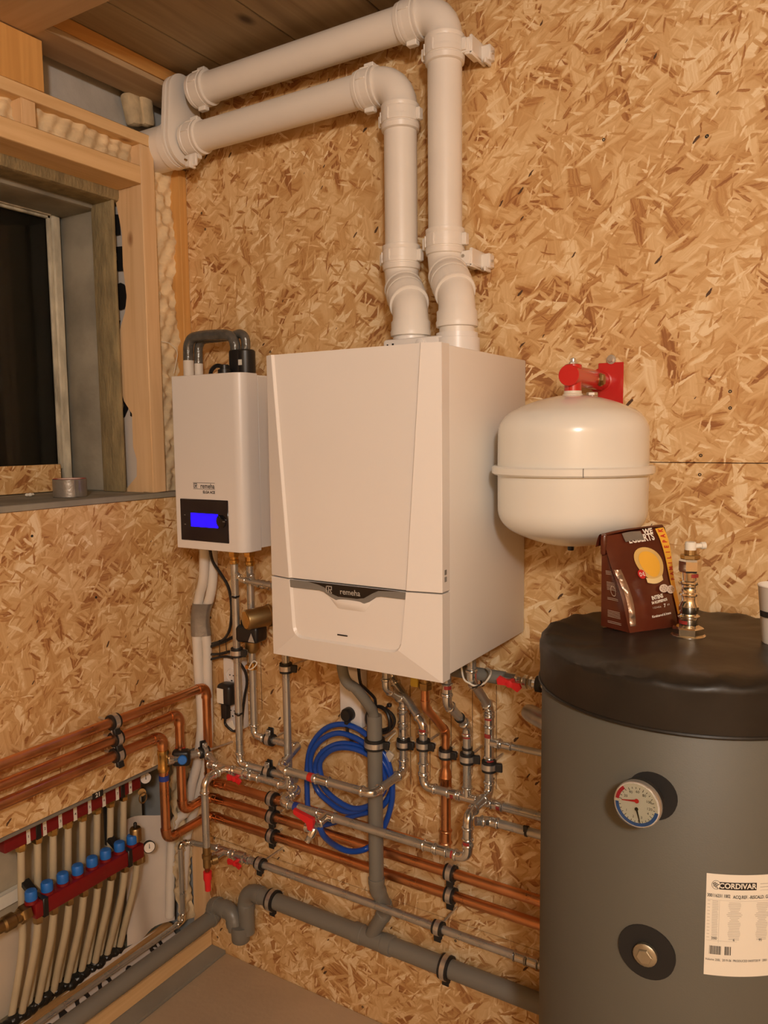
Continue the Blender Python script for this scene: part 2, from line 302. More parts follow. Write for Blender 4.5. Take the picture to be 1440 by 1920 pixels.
# ------------------------------------------------------------------ plumbing helpers
def arc(p, d0, d1, R):
    th = d0.angle(d1); t = R*math.tan(th/2); T0 = p-d0*t; T1 = p+d1*t
    nrm = (d1-d0*d0.dot(d1)).normalized(); c = T0+nrm*R; n = max(3, int(th/radians(13)))
    return [c - nrm*R*cos(th*k/n) + d0*R*sin(th*k/n) for k in range(n+1)], t
STY = {'press': dict(bend=1.9, s=1.5, body=1.08, prof=((0, 1.10), (.10, 1.28), (.28, 1.36), (.46, 1.28), (.56, 1.12), (1, 1.08))),
       'solder': dict(bend=1.9, s=.8, body=1.10, prof=((0, 1.0), (.06, 1.16), (.5, 1.16), (1, 1.10))),
       'pvc': dict(bend=1.55, s=1.0, body=1.03, prof=((0, 1.03), (.03, 1.16), (.30, 1.19), (.42, 1.14), (.9, 1.14), (1, 1.05))),
       'drain': dict(bend=1.5, s=.9, body=1.05, prof=((0, 1.02), (.04, 1.12), (.85, 1.12), (1, 1.05)))}
def run(root, pts, r, pmat, emat, style, seg=16, bend=None, pname='pipe', ename='elbow', ends=(True, True)):
    st = STY[style]; pts = [V(p) for p in pts]; n = len(pts); start = pts[0]
    for i in range(1, n):
        if i < n-1:
            d0 = (pts[i]-pts[i-1]).normalized(); d1 = (pts[i+1]-pts[i]).normalized()
            l = min((pts[i]-pts[i-1]).length*(1 if i == 1 else .5), (pts[i+1]-pts[i]).length*(1 if i == n-2 else .5))*.98
            R = r*(bend or st['bend']); th = d0.angle(d1)
            if th < .03: continue
            t = R*math.tan(th/2); s = st['s']*r
            if t+s > l: k = l/(t+s); R *= k; s *= k
            pa, t = arc(pts[i], d0, d1, R)
            path, rad = [], []
            for q, m in st['prof']: path.append(pa[0]-d0*s*(1-q)); rad.append(m*r)
            for q in pa[1:-1]: path.append(q); rad.append(st['body']*r)
            for q, m in reversed(st['prof']): path.append(pa[-1]+d1*s*(1-q)); rad.append(m*r)
            part(ename, MB().sweep(path, rad, seg), emat, root)
            e = pa[0]-d0*s*.6
            if (e-start).dot(d0) > .004: part(pname, MB().cyl(start, e, r, seg=seg), pmat, root)
            start = pa[-1]+d1*s*.6
        else:
            if (pts[i]-start).length > .004: part(pname, MB().cyl(start, pts[i], r, seg=seg), pmat, root)
def coupling(root, p, ax, r, Lh, mat='fitting', name='coupling', seg=16):
    ax = V(ax).normalized(); b = .55*r
    part(name, MB().lathe(V(p)-ax*Lh/2, ax, [(0, r*1.08), (b*.2, r*1.28), (b*.5, r*1.36), (b*.85, r*1.28), (b*1.1, r*1.12), (Lh-b*1.1, r*1.12), (Lh-b*.85, r*1.28), (Lh-b*.5, r*1.36), (Lh-b*.2, r*1.28), (Lh, r*1.08)], seg), mat, root)
def mark(root, p, ax, r, mat='redtape', w=.012, name='tape_mark', seg=16):
    part(name, MB().lathe(V(p)-V(ax).normalized()*w/2, ax, [(0, r), (0, r*1.09), (w, r*1.09), (w, r)], seg, caps=False), mat, root)
def pmark(root, p, ax, r, w=.010, turn=0.0, span=1.5):
    p = V(p); ax = V(ax).normalized(); fc = CAM-p; fc = (fc-ax*fc.dot(ax)).normalized(); sd = ax.cross(fc)
    part('press_mark', MB().quadgrid(lambda u, v: p+ax*(v-.5)*w+(fc*cos(turn+(u-.5)*span)+sd*sin(turn+(u-.5)*span))*r, 8, 1), 'pressred', root, 'red press indicator patch')
def tee(root, p, ax, br, r, Lh, Lb, mat='fitting', name='tee'):
    ax = V(ax).normalized(); br = V(br).normalized(); b = .55*r; m = MB()
    m.lathe(V(p)-ax*Lh/2, ax, [(0, r*1.08), (b*.2, r*1.28), (b*.5, r*1.36), (b*.85, r*1.28), (b*1.1, r*1.1), (Lh-b*1.1, r*1.1), (Lh-b*.85, r*1.28), (Lh-b*.5, r*1.36), (Lh-b*.2, r*1.28), (Lh, r*1.08)], 16)
    m.lathe(V(p), br, [(0, r*1.05), (Lb-b*1.1, r*1.05), (Lb-b*.85, r*1.28), (Lb-b*.5, r*1.36), (Lb-b*.2, r*1.28), (Lb, r*1.08)], 16); part(name, m, mat, root)
def butterfly(root, p, out, along, size, mat='redplastic', name='valve_handle'):
    out = V(out).normalized(); along = V(along).normalized(); m = MB(); m.lathe(V(p), out, [(0, size*.22), (size*.5, size*.22), (size*.55, size*.30), (size*.85, size*.30), (size*.9, size*.2)], 12)
    sd = out.cross(along)
    for k in (-1, 1):
        c = V(p)+out*size*.7
        poly = [c+along*k*size*.2+sd*size*.22, c+along*k*size*.85+sd*size*.36+out*size*.1, c+along*k*size*1.05, c+along*k*size*.85-sd*size*.36+out*size*.1, c+along*k*size*.2-sd*size*.22]
        m.prism([q-out*size*.12 for q in poly], out*size*.24)
    part(name, m, mat, root, 'red handle' if mat == 'redplastic' else None)
CLG = 'rubber lined pipe clamps'
def clamp(p, ax, r, ear, wallv, label, wallgap=None):
    """rubber-lined clamp: black lining, metal band, screw lug, stem to the wall (wallv = vector to the wall)"""
    p = V(p); ax = V(ax).normalized(); ear = V(ear).normalized(); root = thing('pipe_clamp', label, 'clamp', p, None)
    part('rubber_lining', MB().band(p, ax, r*.98, r+.0072, .027, 22), 'rubber', root)
    part('metal_band', MB().band(p, ax, r+.003, r+.0086, .0135, 22), 'zinc', root)
    e = p+ear*(r+.011); sd = ear.cross(ax).normalized(); rt = Matrix((sd, ear, ax)).transposed()
    part('screw_lug', MB().box(e-V((.007, .010, .0085)), e+V((.0035, .010, .0085)), .002, 1, rt, e).box(e+V((.0040, -.010, -.0105)), e+V((.0085, .013, .0105)), .002, 1, rt, e), 'rubber', root)
    part('lug_plate', MB().box(e-V((.0085, .009, .0078)), e-V((.0068, -.009, -.0078)), .0005, 1, rt, e), 'zinc', root)
    sc = part('screw', MB().cyl(e-sd*.016+ear*.002, e+sd*.008+ear*.002, .0028, seg=8).lathe(e-sd*.012+ear*.002, -sd, [(0, .0055), (.004, .0055), (.005, .003)], 10), 'zinc', root)
    wv = V(wallv); wn = wv.normalized()
    part('stem', MB().cyl(p+wn*(r+.004), p+wv, .0035, seg=8).cyl(p+wn*(r+.004), p+wn*(r+.016), .006, seg=6), 'zinc', root)
    return root

# ================================================================== ROOM SHELL
XR, YF, ZC = 3.4, -3.5, 2.748
wb = struct('wall_back', 'oriented strand board wall behind the boilers, three sheets high')
for z0, z1 in ((-.012, .384), (.3855, 1.6265), (1.628, ZC+.2)):
    part('osb_panel', MB().box((-.03, 0, z0), (XR, .018, z1), .0012, 1), 'osb_x', wb)
sc0 = None
for px, py in ((1326, 255), (1314, 854), (1312, 890), (1369, 734), (1369, 765), (854, 1764), (680, 1888), (395, 1158), (532, 1595), (402, 1572), (408, 1757), (1132, 262), (507, 660), (378, 400), (385, 430), (975, 745), (1325, 256), (690, 1215)):
    p = B(px, py)
    if sc0 is None: sc0 = part('screw', MB().lathe((p.x, 0, p.z), (0, -1, 0), [(-.002, .0036), (.0006, .0036), (.0007, .0018), (-.001, .0012)], 10), 'hole', wb); p0 = p
    else: dup_part(sc0, wb, p-p0)
for px, py0, py1 in ((489, 1235, 1330), (769, 1285, 1470), (806, 1335, 1460), (846, 1335, 1500), (886, 1290, 1450), (931, 1285, 1480)):
    a = B(px, py0); b = B(px, py1); part('pencil_line', MB().box((a.x-.0009, -.0007, b.z), (a.x+.0009, .0005, a.z)), 'penc', wb)
solidbox = lambda a, b, bev=0: MB().box(a, b, bev, 1)
struct('wall_right', 'bare board wall out of view on the right', solidbox((XR, YF, -.1), (XR+.02, .02, ZC+.2)), 'osb_y')
struct('wall_front', 'bare board wall behind the viewpoint', solidbox((-.4, YF-.02, -.1), (XR+.02, YF, ZC+.2)), 'osb_x')
ce = struct('ceiling', 'dark weathered plank ceiling')
x = .183-.267
while x < XR:
    part('plank', MB().box((max(x, -.35)+.0015, YF, ZC), (min(x+.267, XR)-.0015, .018, ZC+.022), .002, 1), 'old_y', ce); x += .267
part('backing', solidbox((-.4, YF, ZC+.024), (XR, .05, ZC+.04)), 'hole', ce)
fl = struct('floor', 'sandy beige screed floor', MB().box((.062, YF, -.12), (XR, -.002, -.004), .004, 2), 'screed')
part('floor_edge_strip', solidbox((-.30, YF, -.12), (.060, -.002, .003)), 'kerb', fl, 'grey strip between the screed and the timber batten')

# ---- left wall: stud frame, open upper half, boarded lower half with an open manifold recess
wl = struct('wall_left', 'timber stud wall, boarded in the middle and open above and below')
ZP = .702                                                     # lower edge of the boarding
part('osb_panel', MB().box((-.018, YF, ZP), (0, -.0015, 1.515), .001, 1), 'osb_y', wl)
part('edge_profile', MB().box((-.020, YF, ZP-.010), (.003, -.004, ZP), .002, 1), 'profile', wl, 'grey edge profile along the bottom of the boarding')
part('sill_board', MB().box((-.34, YF, 1.513), (.004, -.004, 1.531), .002, 1), 'concrete', wl, 'worn sill board')
for px, py in ((269, 1315), (265, 935), (180, 1120), (60, 1005)):
    p = L(px, py); part('screw', MB().lathe((0, p.y, p.z), (1, 0, 0), [(-.002, .0036), (.0006, .0036), (.0007, .0018)], 10), 'hole', wl)
bs = abs(L(335, 315).y)
part('corner_stud', MB().box((-.055, -bs, 1.531), (-.001, -.001, 2.50), .002, 1), 'orange_z', wl)
part('corner_stud', MB().box((-.06, -.022, -.01), (-.002, -.001, .68), .002, 1), 'pine_z', wl)
zr1, zr0 = L(283, 255).z, L(283, 277).z
yp0, yp1 = L(275, 600).y, L(300, 600).y
XP = B(222, 600, -yp0).x; print('post', yp0, yp1, XP)
part('top_rail', MB().box((-.06, YF, zr0), (0, L(286, 262).y, zr1), .002, 1), 'pine_y', wl)
zh1, zh0 = L(270, 313).z, L(270, 347).z
part('header', MB().box((B(213, 362, -yp0).x, YF, zh0), (0, yp0+.0, zh1), .002, 1), 'pine_y', wl)
part('window_post', MB().box((-.045, yp0, 1.531), (0, yp1, zr0), .002, 1), 'pine_z', wl)
wane = [(214, 372), (222, 410), (227, 440), (229, 500), (236, 555), (233, 585), (223, 618), (224, 728), (231, 752), (246, 776), (248, 838), (255, 862), (255, 893), (231, 918)]
poly = [V((-.046, yp0+.003, 1.531))]+[V((B(px, py, -yp0).x, yp0+.003, B(px, py, -yp0).z)) for px, py in reversed(wane)]+[V((-.085, yp0+.003, zr0)), V((-.046, yp0+.003, zr0))]
poly[1].z = 1.531
part('window_post', MB().prism(poly, (0, .022, 0)), 'pine_z', wl, 'rough sawn board with wavy bark edge')
y0, y1 = L(40, 200).y, L(68, 215).y
part('short_stud', MB().box((-.05, y0, zh1), (-.001, y1, zr0), .0015, 1), 'pine_z', wl)
part('short_stud', MB().box((-.05, L(0, 90).y-.06, zr1), (-.001, L(81, 110).y, ZC-.062), .0015, 1), 'orange_z', wl)
part('wall_plate', MB().box((-.075, YF, 2.690), (.047, -.002, 2.708), .002, 1), 'greybrown_y', wl)  # lower layer coloured grey-brown, the layer above it orange
part('wall_plate', MB().box((-.075, YF, 2.7085), (.046, -.002, ZC-.001), .002, 1), 'orange_y', wl)
part('block_wall', MB().box((-.30, YF, 2.42), (-.12, .03, 2.80), .004, 1), 'block', wl)
part('lintel', MB().box((-.36, YF, 2.372), (-.19, -.05, 2.46), .01, 2), 'concrete', wl)
part('lintel_insulation', MB().box((-.19, YF, 2.384), (-.10, -.05, 2.45), .012, 2), 'wool_green', wl)
part('reveal', MB().box((-.37, yp0-.008, 1.531), (-.19, -.04, 2.38), .006, 2), 'concrete', wl)
part('reveal_insulation', MB().box((-.20, yp0-.02, 1.531), (B(220, 640, -yp0+.02).x, yp0-.008, 2.39), .004, 2), 'wool_green', wl)
def lump(y, z): return .007*sin(23*z+17*y)+.006*sin(71*z+90*y+1)*sin(13*z+2)+.004*sin(150*y-63*z)+.003*sin(210*z+40*y)
def woolsheet(y0, y1, z0, z1, x, nm='insulation', mat='wool'):
    part(nm, MB().quadgrid(lambda u, v: V((x+lump(y0+(y1-y0)*u, z0+(z1-z0)*v), y0+(y1-y0)*u, z0+(z1-z0)*v)), max(3, int((y1-y0)/.007)), max(4, int((z1-z0)/.007))), mat, wl)
woolsheet(yp1-.002, -bs+.006, 1.531, 2.50, -.032)
woolsheet(-1.2, yp1, zh1-.01, zr0+.01, -.03)
part('insulation_tuft', MB().box((-.10, -.155, 2.61), (-.06, -.10, 2.70), .014, 2, Matrix.Rotation(.25, 3, 'X')), 'wool_pale', wl)
part('insulation_tuft', MB().box((-.085, -.115, 2.615), (-.05, -.07, 2.715), .014, 2, Matrix.Rotation(.1, 3, 'X')), 'wool_pale', wl)
# membrane showing between window post and reveal
YM = yp0+.027
mem = part('membrane', MB().quadgrid(lambda u, v: V((-.215+.185*u, YM+.003*sin(8*u+5*v), 1.533+.86*v)), 8, 20), 'foil', wl, 'white printed membrane behind the window post')
# joist under the ceiling
jo = struct('trim_1', 'heavy rough joist crossing under the ceiling at the top left', MB().box((-.12, L(63, 53).y-.30, 2.689), (XR, L(63, 53).y, ZC-.001), .003, 1), 'old_x')

# ---- window
wi = struct('window_1', 'old window with a dark pane set deep in the left wall')
XW = -.345
yw = L(105, 600, XW).y; zw = L(60, 395, XW).z
part('window_frame', MB().box((XW-.03, yw, 1.531), (XW+.006, -.20, 2.372), .004, 1).box((XW-.03, YF+1, zw), (XW+.006, yw+.001, 2.372), .004, 1), 'oldpaint', wi)
part('glazing_bead', MB().box((XW-.012, yw-.011, 1.60), (XW-.002, yw+.0005, zw+.001), .002, 1).box((XW-.012, YF+1, zw-.010), (XW-.002, yw, zw+.0005), .002, 1), 'oldpaint', wi)
part('pane', MB().box((XW-.020, YF+1, 1.533), (XW-.014, yw, zw)), 'glass', wi)
part('night_backdrop', MB().box((XW-.9, YF, .9), (XW-.85, .5, 2.9)), 'night', wi)  # dark sheet added behind the pane, stands in for the night outside
pb = L(113, 870, XW+.02)
part('lower_board', MB().box((XW+.010, YF+1, 1.533), (XW+.022, pb.y, pb.z), .001, 1), 'osb_y', wi, 'strip of strand board closing the bottom of the window')

# ---- manifold recess
XB = -.20
part('recess_board', MB().box((XB-.02, YF, .36), (XB, -.10, ZP+.1), .002, 1), 'board', wl)
part('recess_board', MB().box((XB-.02, YF, .0), (XB+.012, -.06, .345), .004, 1), 'board_pale', wl)
part('foil_sheet', MB().quadgrid(lambda u, v: V((-.135+.012*sin(7*u+2*v)+.02*u*u, -.238+.175*u, .088+.42*v-.05*u*v)), 12, 10), 'foil', wl, 'white membrane hanging beside the manifold')
woolsheet(-.095, -.024, .10, .66, -.062, 'insulation', 'wool_pale')
part('recess_floor', MB().box((-.34, YF, -.02), (-.155, -.05, .085), .004, 1), 'mud', wl)
tb = MB(); random.seed(3)
for i in range(60):
    y = -.26-.50*i/60; r = .010+.008*random.random(); tb.ball((-.150+.016*random.random(), y, .090+.008*random.random()), r, 8, (1.1, 1.3, .9))
part('sealant', tb, 'tar', wl, 'lumpy black sealant around the tube ends')
part('bottom_plate', MB().box((-.138, YF, .035), (-.108, -.07, .080), .002, 1), 'plate_y', wl)
part('sheathing', MB().box((-.39, YF, -.1), (-.371, .06, 2.9)), 'hole', wl)
part('sheathing', MB().box((-.39, .02, -.1), (.0, .04, 2.9)), 'block', wl)

# ================================================================== BIG APPLIANCES
# ---- gas boiler
DF = .440; DI = .454
XA, XZ = B(506, 950, DF).x, B(829, 950, DF).x
Z0, Z1 = B(829, 1279, DF).z, B(828, 641, DF).z
bo = thing('gas_boiler', 'large white wall boiler with silver smile shaped handle strip, centre of the wall', 'boiler', (((XA+XZ)/2, -.2, Z0)))
part('casing', MB().box((XA+.004, -DF+.034, Z0+.006), (XZ-.001, -.004, Z1-.002), .004, 2), 'enamel_side', bo)
part('bottom_plate', MB().box((XA+.02, -DF+.05, Z0-.004), (XZ-.02, -.03, Z0+.008), .002, 1), 'trim', bo)
def FP(px, py, d=DI): return B(px, py, d)
iTL, iTR, iSL, iSR, iBL, iBR = FP(508, 667), FP(788, 641.5), FP(542, 1087), FP(761, 1107), FP(550, 1199), FP(751, 1222)
zs = (iSL.z+iSR.z)/2; iTL.z = iTR.z = Z1; iSL.z = iSR.z = zs; iBL.z = iBR.z = (iBL.z+iBR.z)/2
def lerp(a, b, t): return a+(b-a)*t
g = .0015; RCS = .0055                                        # seam gap, depth the middle panels are recessed
def frame(zt, zb, ring, topopen):
    # outer rim with returns, sloping facets up to the ring, then a small chamfered step down to the recessed panel
    o = [V((XA, -DF, zt)), V((XZ, -DF, zt)), V((XZ, -DF, zb)), V((XA, -DF, zb))]; k = [V((p.x, -DF+.032, p.z)) for p in o]
    n = len(ring); cx = sum(p.x for p in ring)/n; cz = sum(p.z for p in ring)/n; vs = o+k+ring; fs = [(0, 4, 7, 3), (1, 2, 6, 5), (2, 3, 7, 6), (0, 1, 5, 4), (4, 5, 6, 7)]
    ins = []
    for q, p in enumerate(ring):
        end = q in (0, n-1)
        dx = .0045 if p.x < cx-.02 else (-.0025 if p.x > cx+.02 else 0); dz = 0 if end else (.0045 if p.z < cz else 0)
        if not topopen: dz = 0
        ins.append(V((p.x+dx, p.y+RCS, p.z+dz)))
    vs += ins; fs += [(8+a, 8+a+1, 8+n+a+1, 8+n+a) for a in range(n-1)]
    return MB().add(vs, fs), ins, n
# upper cover
ring = [iTL, iSL+V((0, 0, g)), iSR+V((0, 0, g)), iTR]
fm, ins, n = frame(Z1, zs+g, [ring[0], ring[1]], False); 
fm = MB(); o = [V((XA, -DF, Z1)), V((XZ, -DF, Z1)), V((XZ, -DF, zs+g)), V((XA, -DF, zs+g))]; kk = [V((p.x, -DF+.032, p.z)) for p in o]
J = [ring[0]+V((.0045, RCS, 0)), ring[1]+V((.0045, RCS, 0)), ring[2]+V((-.0022, RCS, 0)), ring[3]+V((-.0022, RCS, 0))]
fm.add(o+kk+ring+J, [(0, 8, 9, 3), (11, 1, 2, 10), (0, 4, 7, 3), (1, 2, 6, 5), (2, 3, 7, 6), (0, 1, 5, 4), (8, 12, 13, 9), (11, 10, 14, 15), (3, 9, 13, 14, 10, 2)])
part('front_cover', fm, 'enamel', bo, ang=3, bevel=.0012)
part('front_panel', MB().prism(J, (0, .004, 0)), 'enamel', bo, 'recessed tapering middle panel of the front cover')
# lower cover with rounded recess corners
cl = []
for c0, c1, c2 in ((lerp(iBL, iSL, .22), iBL, lerp(iBL, iBR, .10)), (lerp(iBR, iBL, .10), iBR, lerp(iBR, iSR, .22))):
    for k in range(7): t = k/6; cl.append(lerp(lerp(c0, c1, t), lerp(c1, c2, t), t))
ring = [iSL-V((0, 0, g))]+cl+[iSR-V((0, 0, g))]; zl0, zl1 = zs-g, Z0-.002
o = [V((XA, -DF, zl0)), V((XZ, -DF, zl0)), V((XZ, -DF, zl1)), V((XA, -DF, zl1))]; kk = [V((p.x, -DF+.032, p.z)) for p in o]
J = []
for q, p in enumerate(ring):
    t = q/15; dx = .0045 if q < 4 else (-.0025 if q > 11 else 0); dz = 0 if q in (0, 15) else (.0045 if 3 <= q <= 12 else .0020)
    J.append(p+V((dx, RCS, dz)))
fm = MB(); R0, J0 = 8, 24
fm.add(o+kk+ring+J, [tuple([0, R0]+[R0+k for k in range(1, 5)]+[3]), tuple([3]+[R0+k for k in range(4, 12)]+[2]), tuple([2]+[R0+k for k in range(11, 16)]+[1]), (0, 4, 7, 3), (1, 2, 6, 5), (2, 3, 7, 6), tuple([0, 4, 5, 1]+[R0+15, J0+15, J0, R0])]
       +[(R0+k, R0+k+1, J0+k+1, J0+k) for k in range(15)])
part('lower_cover', fm, 'enamel', bo, ang=12)
part('lower_flap', MB().prism(J, (0, .004, 0)), 'enamel', bo, 'recessed lower flap with rounded corners')
DI = DI-RCS+.0005
sx0, sx1 = iSL.x, iSR.x
def SX(t): return sx0+(sx1-sx0)*t
zt_ = zs-.003
top_in = [(1, -.017), (.80, -.017), (.76, -.019), (.70, -.031), (.66, -.036), (.42, -.036), (.37, -.030), (.31, -.021), (.27, -.019), (0, -.019)]
hand = [(0, -.002), (.2, -.002), (.5, -.002), (.8, -.002), (1, -.002)]+top_in
part('handle_trim', MB().prism([V((SX(t), -DI-.001, zs+z)) for t, z in hand], (0, -.0030, 0)), 'trim', bo, 'silver grey curved handle strip', bevel=.001)
blk = [(.17, -.0015), (.95, -.0015), (.78, -.005), (.73, -.012), (.66, -.024), (.60, -.027), (.44, -.027), (.38, -.022), (.32, -.010), (.27, -.006)]
hb = part('handle_inset', MB().prism([V((SX(t), -DI-.0035, zs+z)) for t, z in blk], (0, -.0016, 0)), 'gloss_black', bo, 'glossy black inset of the handle')
cz = V((SX(.545), -DI-.0057, zs-.0155))
text(hb, 'remeha', .017, backplane(cz, 0), 'label_grey', bold=.0002)
def logo(parent, c, s, mat):
    m = MB(); c = V(c)
    def bar(u0, v0, u1, v1): m.box(c+V((u0*s, -.0004, v0*s)), c+V((u1*s, 0, v1*s)))
    bar(0, 0, .12, 1); bar(0, .88, .9, 1); bar(0, 0, .45, .12); bar(.38, 0, .5, .8); bar(.5, .45, .9, .56); bar(.86, .45, .98, 1); bar(.62, .3, .74, .5); bar(.72, .15, .84, .36); bar(.82, 0, .96, .2)
    part('logo', m, mat, parent)
logo(hb, cz+V((-.062, .0002, -.0065)), .016, 'label_grey')
scoop = [(.68, -.036), (.64, -.046), (.44, -.046), (.40, -.036)]
part('finger_scoop', MB().quadgrid(lambda u, v: V((SX(lerp(lerp(.335, .43, v), lerp(.735, .655, v), u)), -DI-.0004-.006*sin(pi*v)*max(0, sin(pi*u))**.5, zs-.026-.028*v)), 14, 8), 'enamel', bo, ang=60)
p = FP(642, 1191, DI); part('slot', MB().box((p.x-.013, -DI-.0008, p.z-.0016), (p.x+.013, -DI+.003, p.z+.0012)), 'black', bo, 'small dark slot')
p = V((XZ+.0004, -DF+.013, zs+.028)); part('rating_marks', MB().box(p+V((0, -.004, .008)), p+V((.0005, .004, .018))).box(p+V((0, -.004, -.006)), p+V((.0005, -.001, .004))).box(p+V((0, .001, -.006)), p+V((.0005, .004, .004))), 'trim', bo, 'small dark marks on the cover edge')

# ---- heat pump indoor unit
DE = .235; XE0, XE1 = B(322, 800, DE).x, .4045
ZE0, ZE1 = B(330, 1026, DE).z, B(320, 706, DE).z
el = thing('heat_pump_unit', 'small white wall unit with blue lit display, left of the large boiler', 'heat pump', ((XE0+XE1)/2, -.1, ZE0))
def roundbox(x0, x1, yb, yf, z0, z1, r, n=8):
    poly = [V((x0, yb, z0)), V((x0, yf+.006, z0)), V((x0+.006, yf, z0))]+[V((x1-r+r*sin(pi/2*k/n), yf+r-r*cos(pi/2*k/n), z0)) for k in range(n+1)]+[V((x1, yb, z0))]
    return MB().prism(poly, (0, 0, z1-z0))
part('front_cover', roundbox(XE0, XE1, -.168, -DE, ZE0, ZE1, .030), 'enamel', el, bevel=.0015)
part('rear_casing', MB().box((XE0+.003, -.166, ZE0+.006), (XE1-.003, -.004, ZE1-.004), .003, 1), 'enamel_side', el)
q = [B(x_, y_, DE) for x_, y_ in ((338, 936), (427.5, 937), (429, 1019), (340, 1012))]
dx0, dx1, dz0, dz1 = q[0].x, q[1].x, (q[2].z+q[3].z)/2, (q[0].z+q[1].z)/2
sp = part('display_panel', MB().box((dx0, -DE-.002, dz0), (dx1, -DE+.002, dz1), .0015, 1), 'screenglass', el, 'dark glass control panel')
a, b = B(359, 961.5, DE), B(410, 990, DE); lx0, lx1, lz0, lz1 = a.x, b.x, b.z, a.z
cc = V(((lx1+.012), 0, (lz0+lz1)/2)); rr = .019
poly = [V((lx0, -DE-.0022, lz0)), V((lx1, -DE-.0022, lz0))]+[V((min(lx1, cc.x-sqrt(max(0, rr*rr-(z-cc.z)**2))), -DE-.0022, z)) for z in [lz0+(lz1-lz0)*k/10 for k in range(1, 10)]]+[V((lx1, -DE-.0022, lz1)), V((lx0, -DE-.0022, lz1))]
part('screen', MB().prism(poly, (0, -.0006, 0)), 'lcd', sp, 'lit blue screen')
part('dial_knob', MB().lathe((cc.x, -DE-.002, cc.z), (0, -1, 0), [(0, rr*.93), (.002, rr*.93), (.003, rr*.85)], 24), 'gloss_black', sp)
for dz in (.012, -.014): part('indicator', MB().box((lx0-.026, -DE-.0024, cc.z+dz-.001), (lx0-.021, -DE-.002, cc.z+dz+.001)), 'trim', sp)
part('indicator', MB().box((cc.x+.008, -DE-.0056, cc.z-.001), (cc.x+.016, -DE-.005, cc.z+.001)), 'trim', sp)
a, b = B(362, 904.5, DE), B(403, 917.5, DE); yy = -DE-.0004
lm = MB().box((a.x, yy, a.z-.001), (b.x, -DE+.0001, a.z)).box((a.x, yy, b.z-.001), (b.x, -DE+.0001, b.z)); part('logo_lines', lm, 'blackprint', el)
cz = (a.z+b.z)/2
text(el, 'remeha', .0185, backplane((b.x-.001, yy, cz-.001)), align='RIGHT', bold=.0003, sx=.93)
logo(el, (a.x+.002, yy+.0002, cz-.0065), .013, 'blackprint')
text(el, 'ELGA ACE', .0098, backplane((b.x, yy, b.z-.009)), align='RIGHT', bold=.0004)
# pump module and cable gland on top
p = B(459, 690, .10); part('pump_module', MB().lathe((p.x+.003, -.10, ZE1-.01), (0, 0, 1), [(0, .026), (.012, .028), (.080, .028), (.084, .024)], 20).box((p.x-.034, -.13, ZE1-.01), (p.x+.004, -.075, ZE1+.074), .006, 2), 'black', el)
part('module_sticker', MB().box((p.x+.003, -.1300, ZE1+.030), (p.x+.014, -.1270, ZE1+.045)), 'sticker', el, 'small white sticker')
p = B(421, 692, .15); part('cable_gland', MB().lathe((p.x, -.15, ZE1-.004), (0, 0, 1), [(0, .019), (.022, .019), (.023, .013), (.034, .013), (.036, .009)], 14), 'black', el)
part('top_cable', MB().sweep(catmull([(p.x-.004, -.15, ZE1+.026), (p.x-.03, -.15, ZE1+.030), (p.x-.055, -.145, ZE1+.018), (p.x-.065, -.14, ZE1-.004)], 5), .006, 8), 'cable', el)

# ---- expansion vessel on its red bracket
xv, yv = B(1072, 890, .2).x, -.20
zr = B(1072, 887, .2+.15).z; RV = .1525
zt = B(1072, 735, .2).z; zb = B(1072, 1031, .26).z
ve = thing('expansion_vessel', 'round cream white expansion vessel hanging from a red bracket', 'vessel', (xv, yv, zb))
ct = zt-.006; prof = []
def dome(z0, sg):
    out = []
    for k in range(9): r = .120*k/8; out.append((z0-sg*.030*(r/.120)**2, r))
    a0 = radians(62)
    for k in range(1, 11):
        a = a0*(1-k/10); out.append((z0-sg*(.030+.048*(sin(a0)-sin(a))/sin(a0)), .120+(RV-.120)*(cos(a)-cos(a0))/(1-cos(a0))))
    return out
bot = dome(zb, -1); top = dome(ct, 1)
prof = bot+[(zr-.02, RV*1.005), (zr+.02, RV*1.005)]+top[::-1]
prof = [(h, max(r, .0005)) for h, r in prof]
part('tank_shell', MB().lathe((xv, yv, 0), (0, 0, 1), prof, 56), 'vessel', ve, ang=50)
part('clamp_rim', MB().lathe((xv, yv, zr), (0, 0, 1), [(-.009, RV), (-.0095, RV+.008), (-.006, RV+.0125), (.006, RV+.0125), (.0095, RV+.008), (.009, RV)], 56, caps=False), 'vessel', ve)
pa = B(1096, 887, .36); an = atan2(pa.y-yv, pa.x-xv); part('rim_joint', MB().box((xv+(RV+.0118)*cos(an)-.0006, yv+(RV+.0118)*sin(an)-.002, zr-.0085), (xv+(RV+.0118)*cos(an)+.0006, yv+(RV+.0118)*sin(an)+.001, zr+.0085)), 'trim', ve)
part('neck_ring', MB().lathe((xv, yv, ct-.004), (0, 0, 1), [(0, .021), (.004, .021), (.007, .018), (.012, .018)], 24), 'ivory', ve)
p = B(1070, 1040, .2); part('drain_stub', MB().lathe((xv, yv, zb-.010), (0, 0, 1), [(0, .006), (.002, .007), (.014, .007)], 12), 'black', ve)
zc = B(1063, 703, .235).z
br = thing('vessel_bracket', 'red steel wall bracket holding the cream vessel', 'bracket', (xv, -.1, zc-.03))
part('arm', MB().lathe((xv, yv-.028, zc), (0, 1, 0), [(0, .0205), (.001, .0215), (.05, .0215), (.222, .0215), (.2255, .029)], 24), 'red', br)
part('socket', MB().lathe((xv, yv, ct+.006), (0, 0, 1), [(0, .0175), (zc-ct-.006+.022, .0175), (zc-ct-.006+.024, .014)], 20), 'red', br)
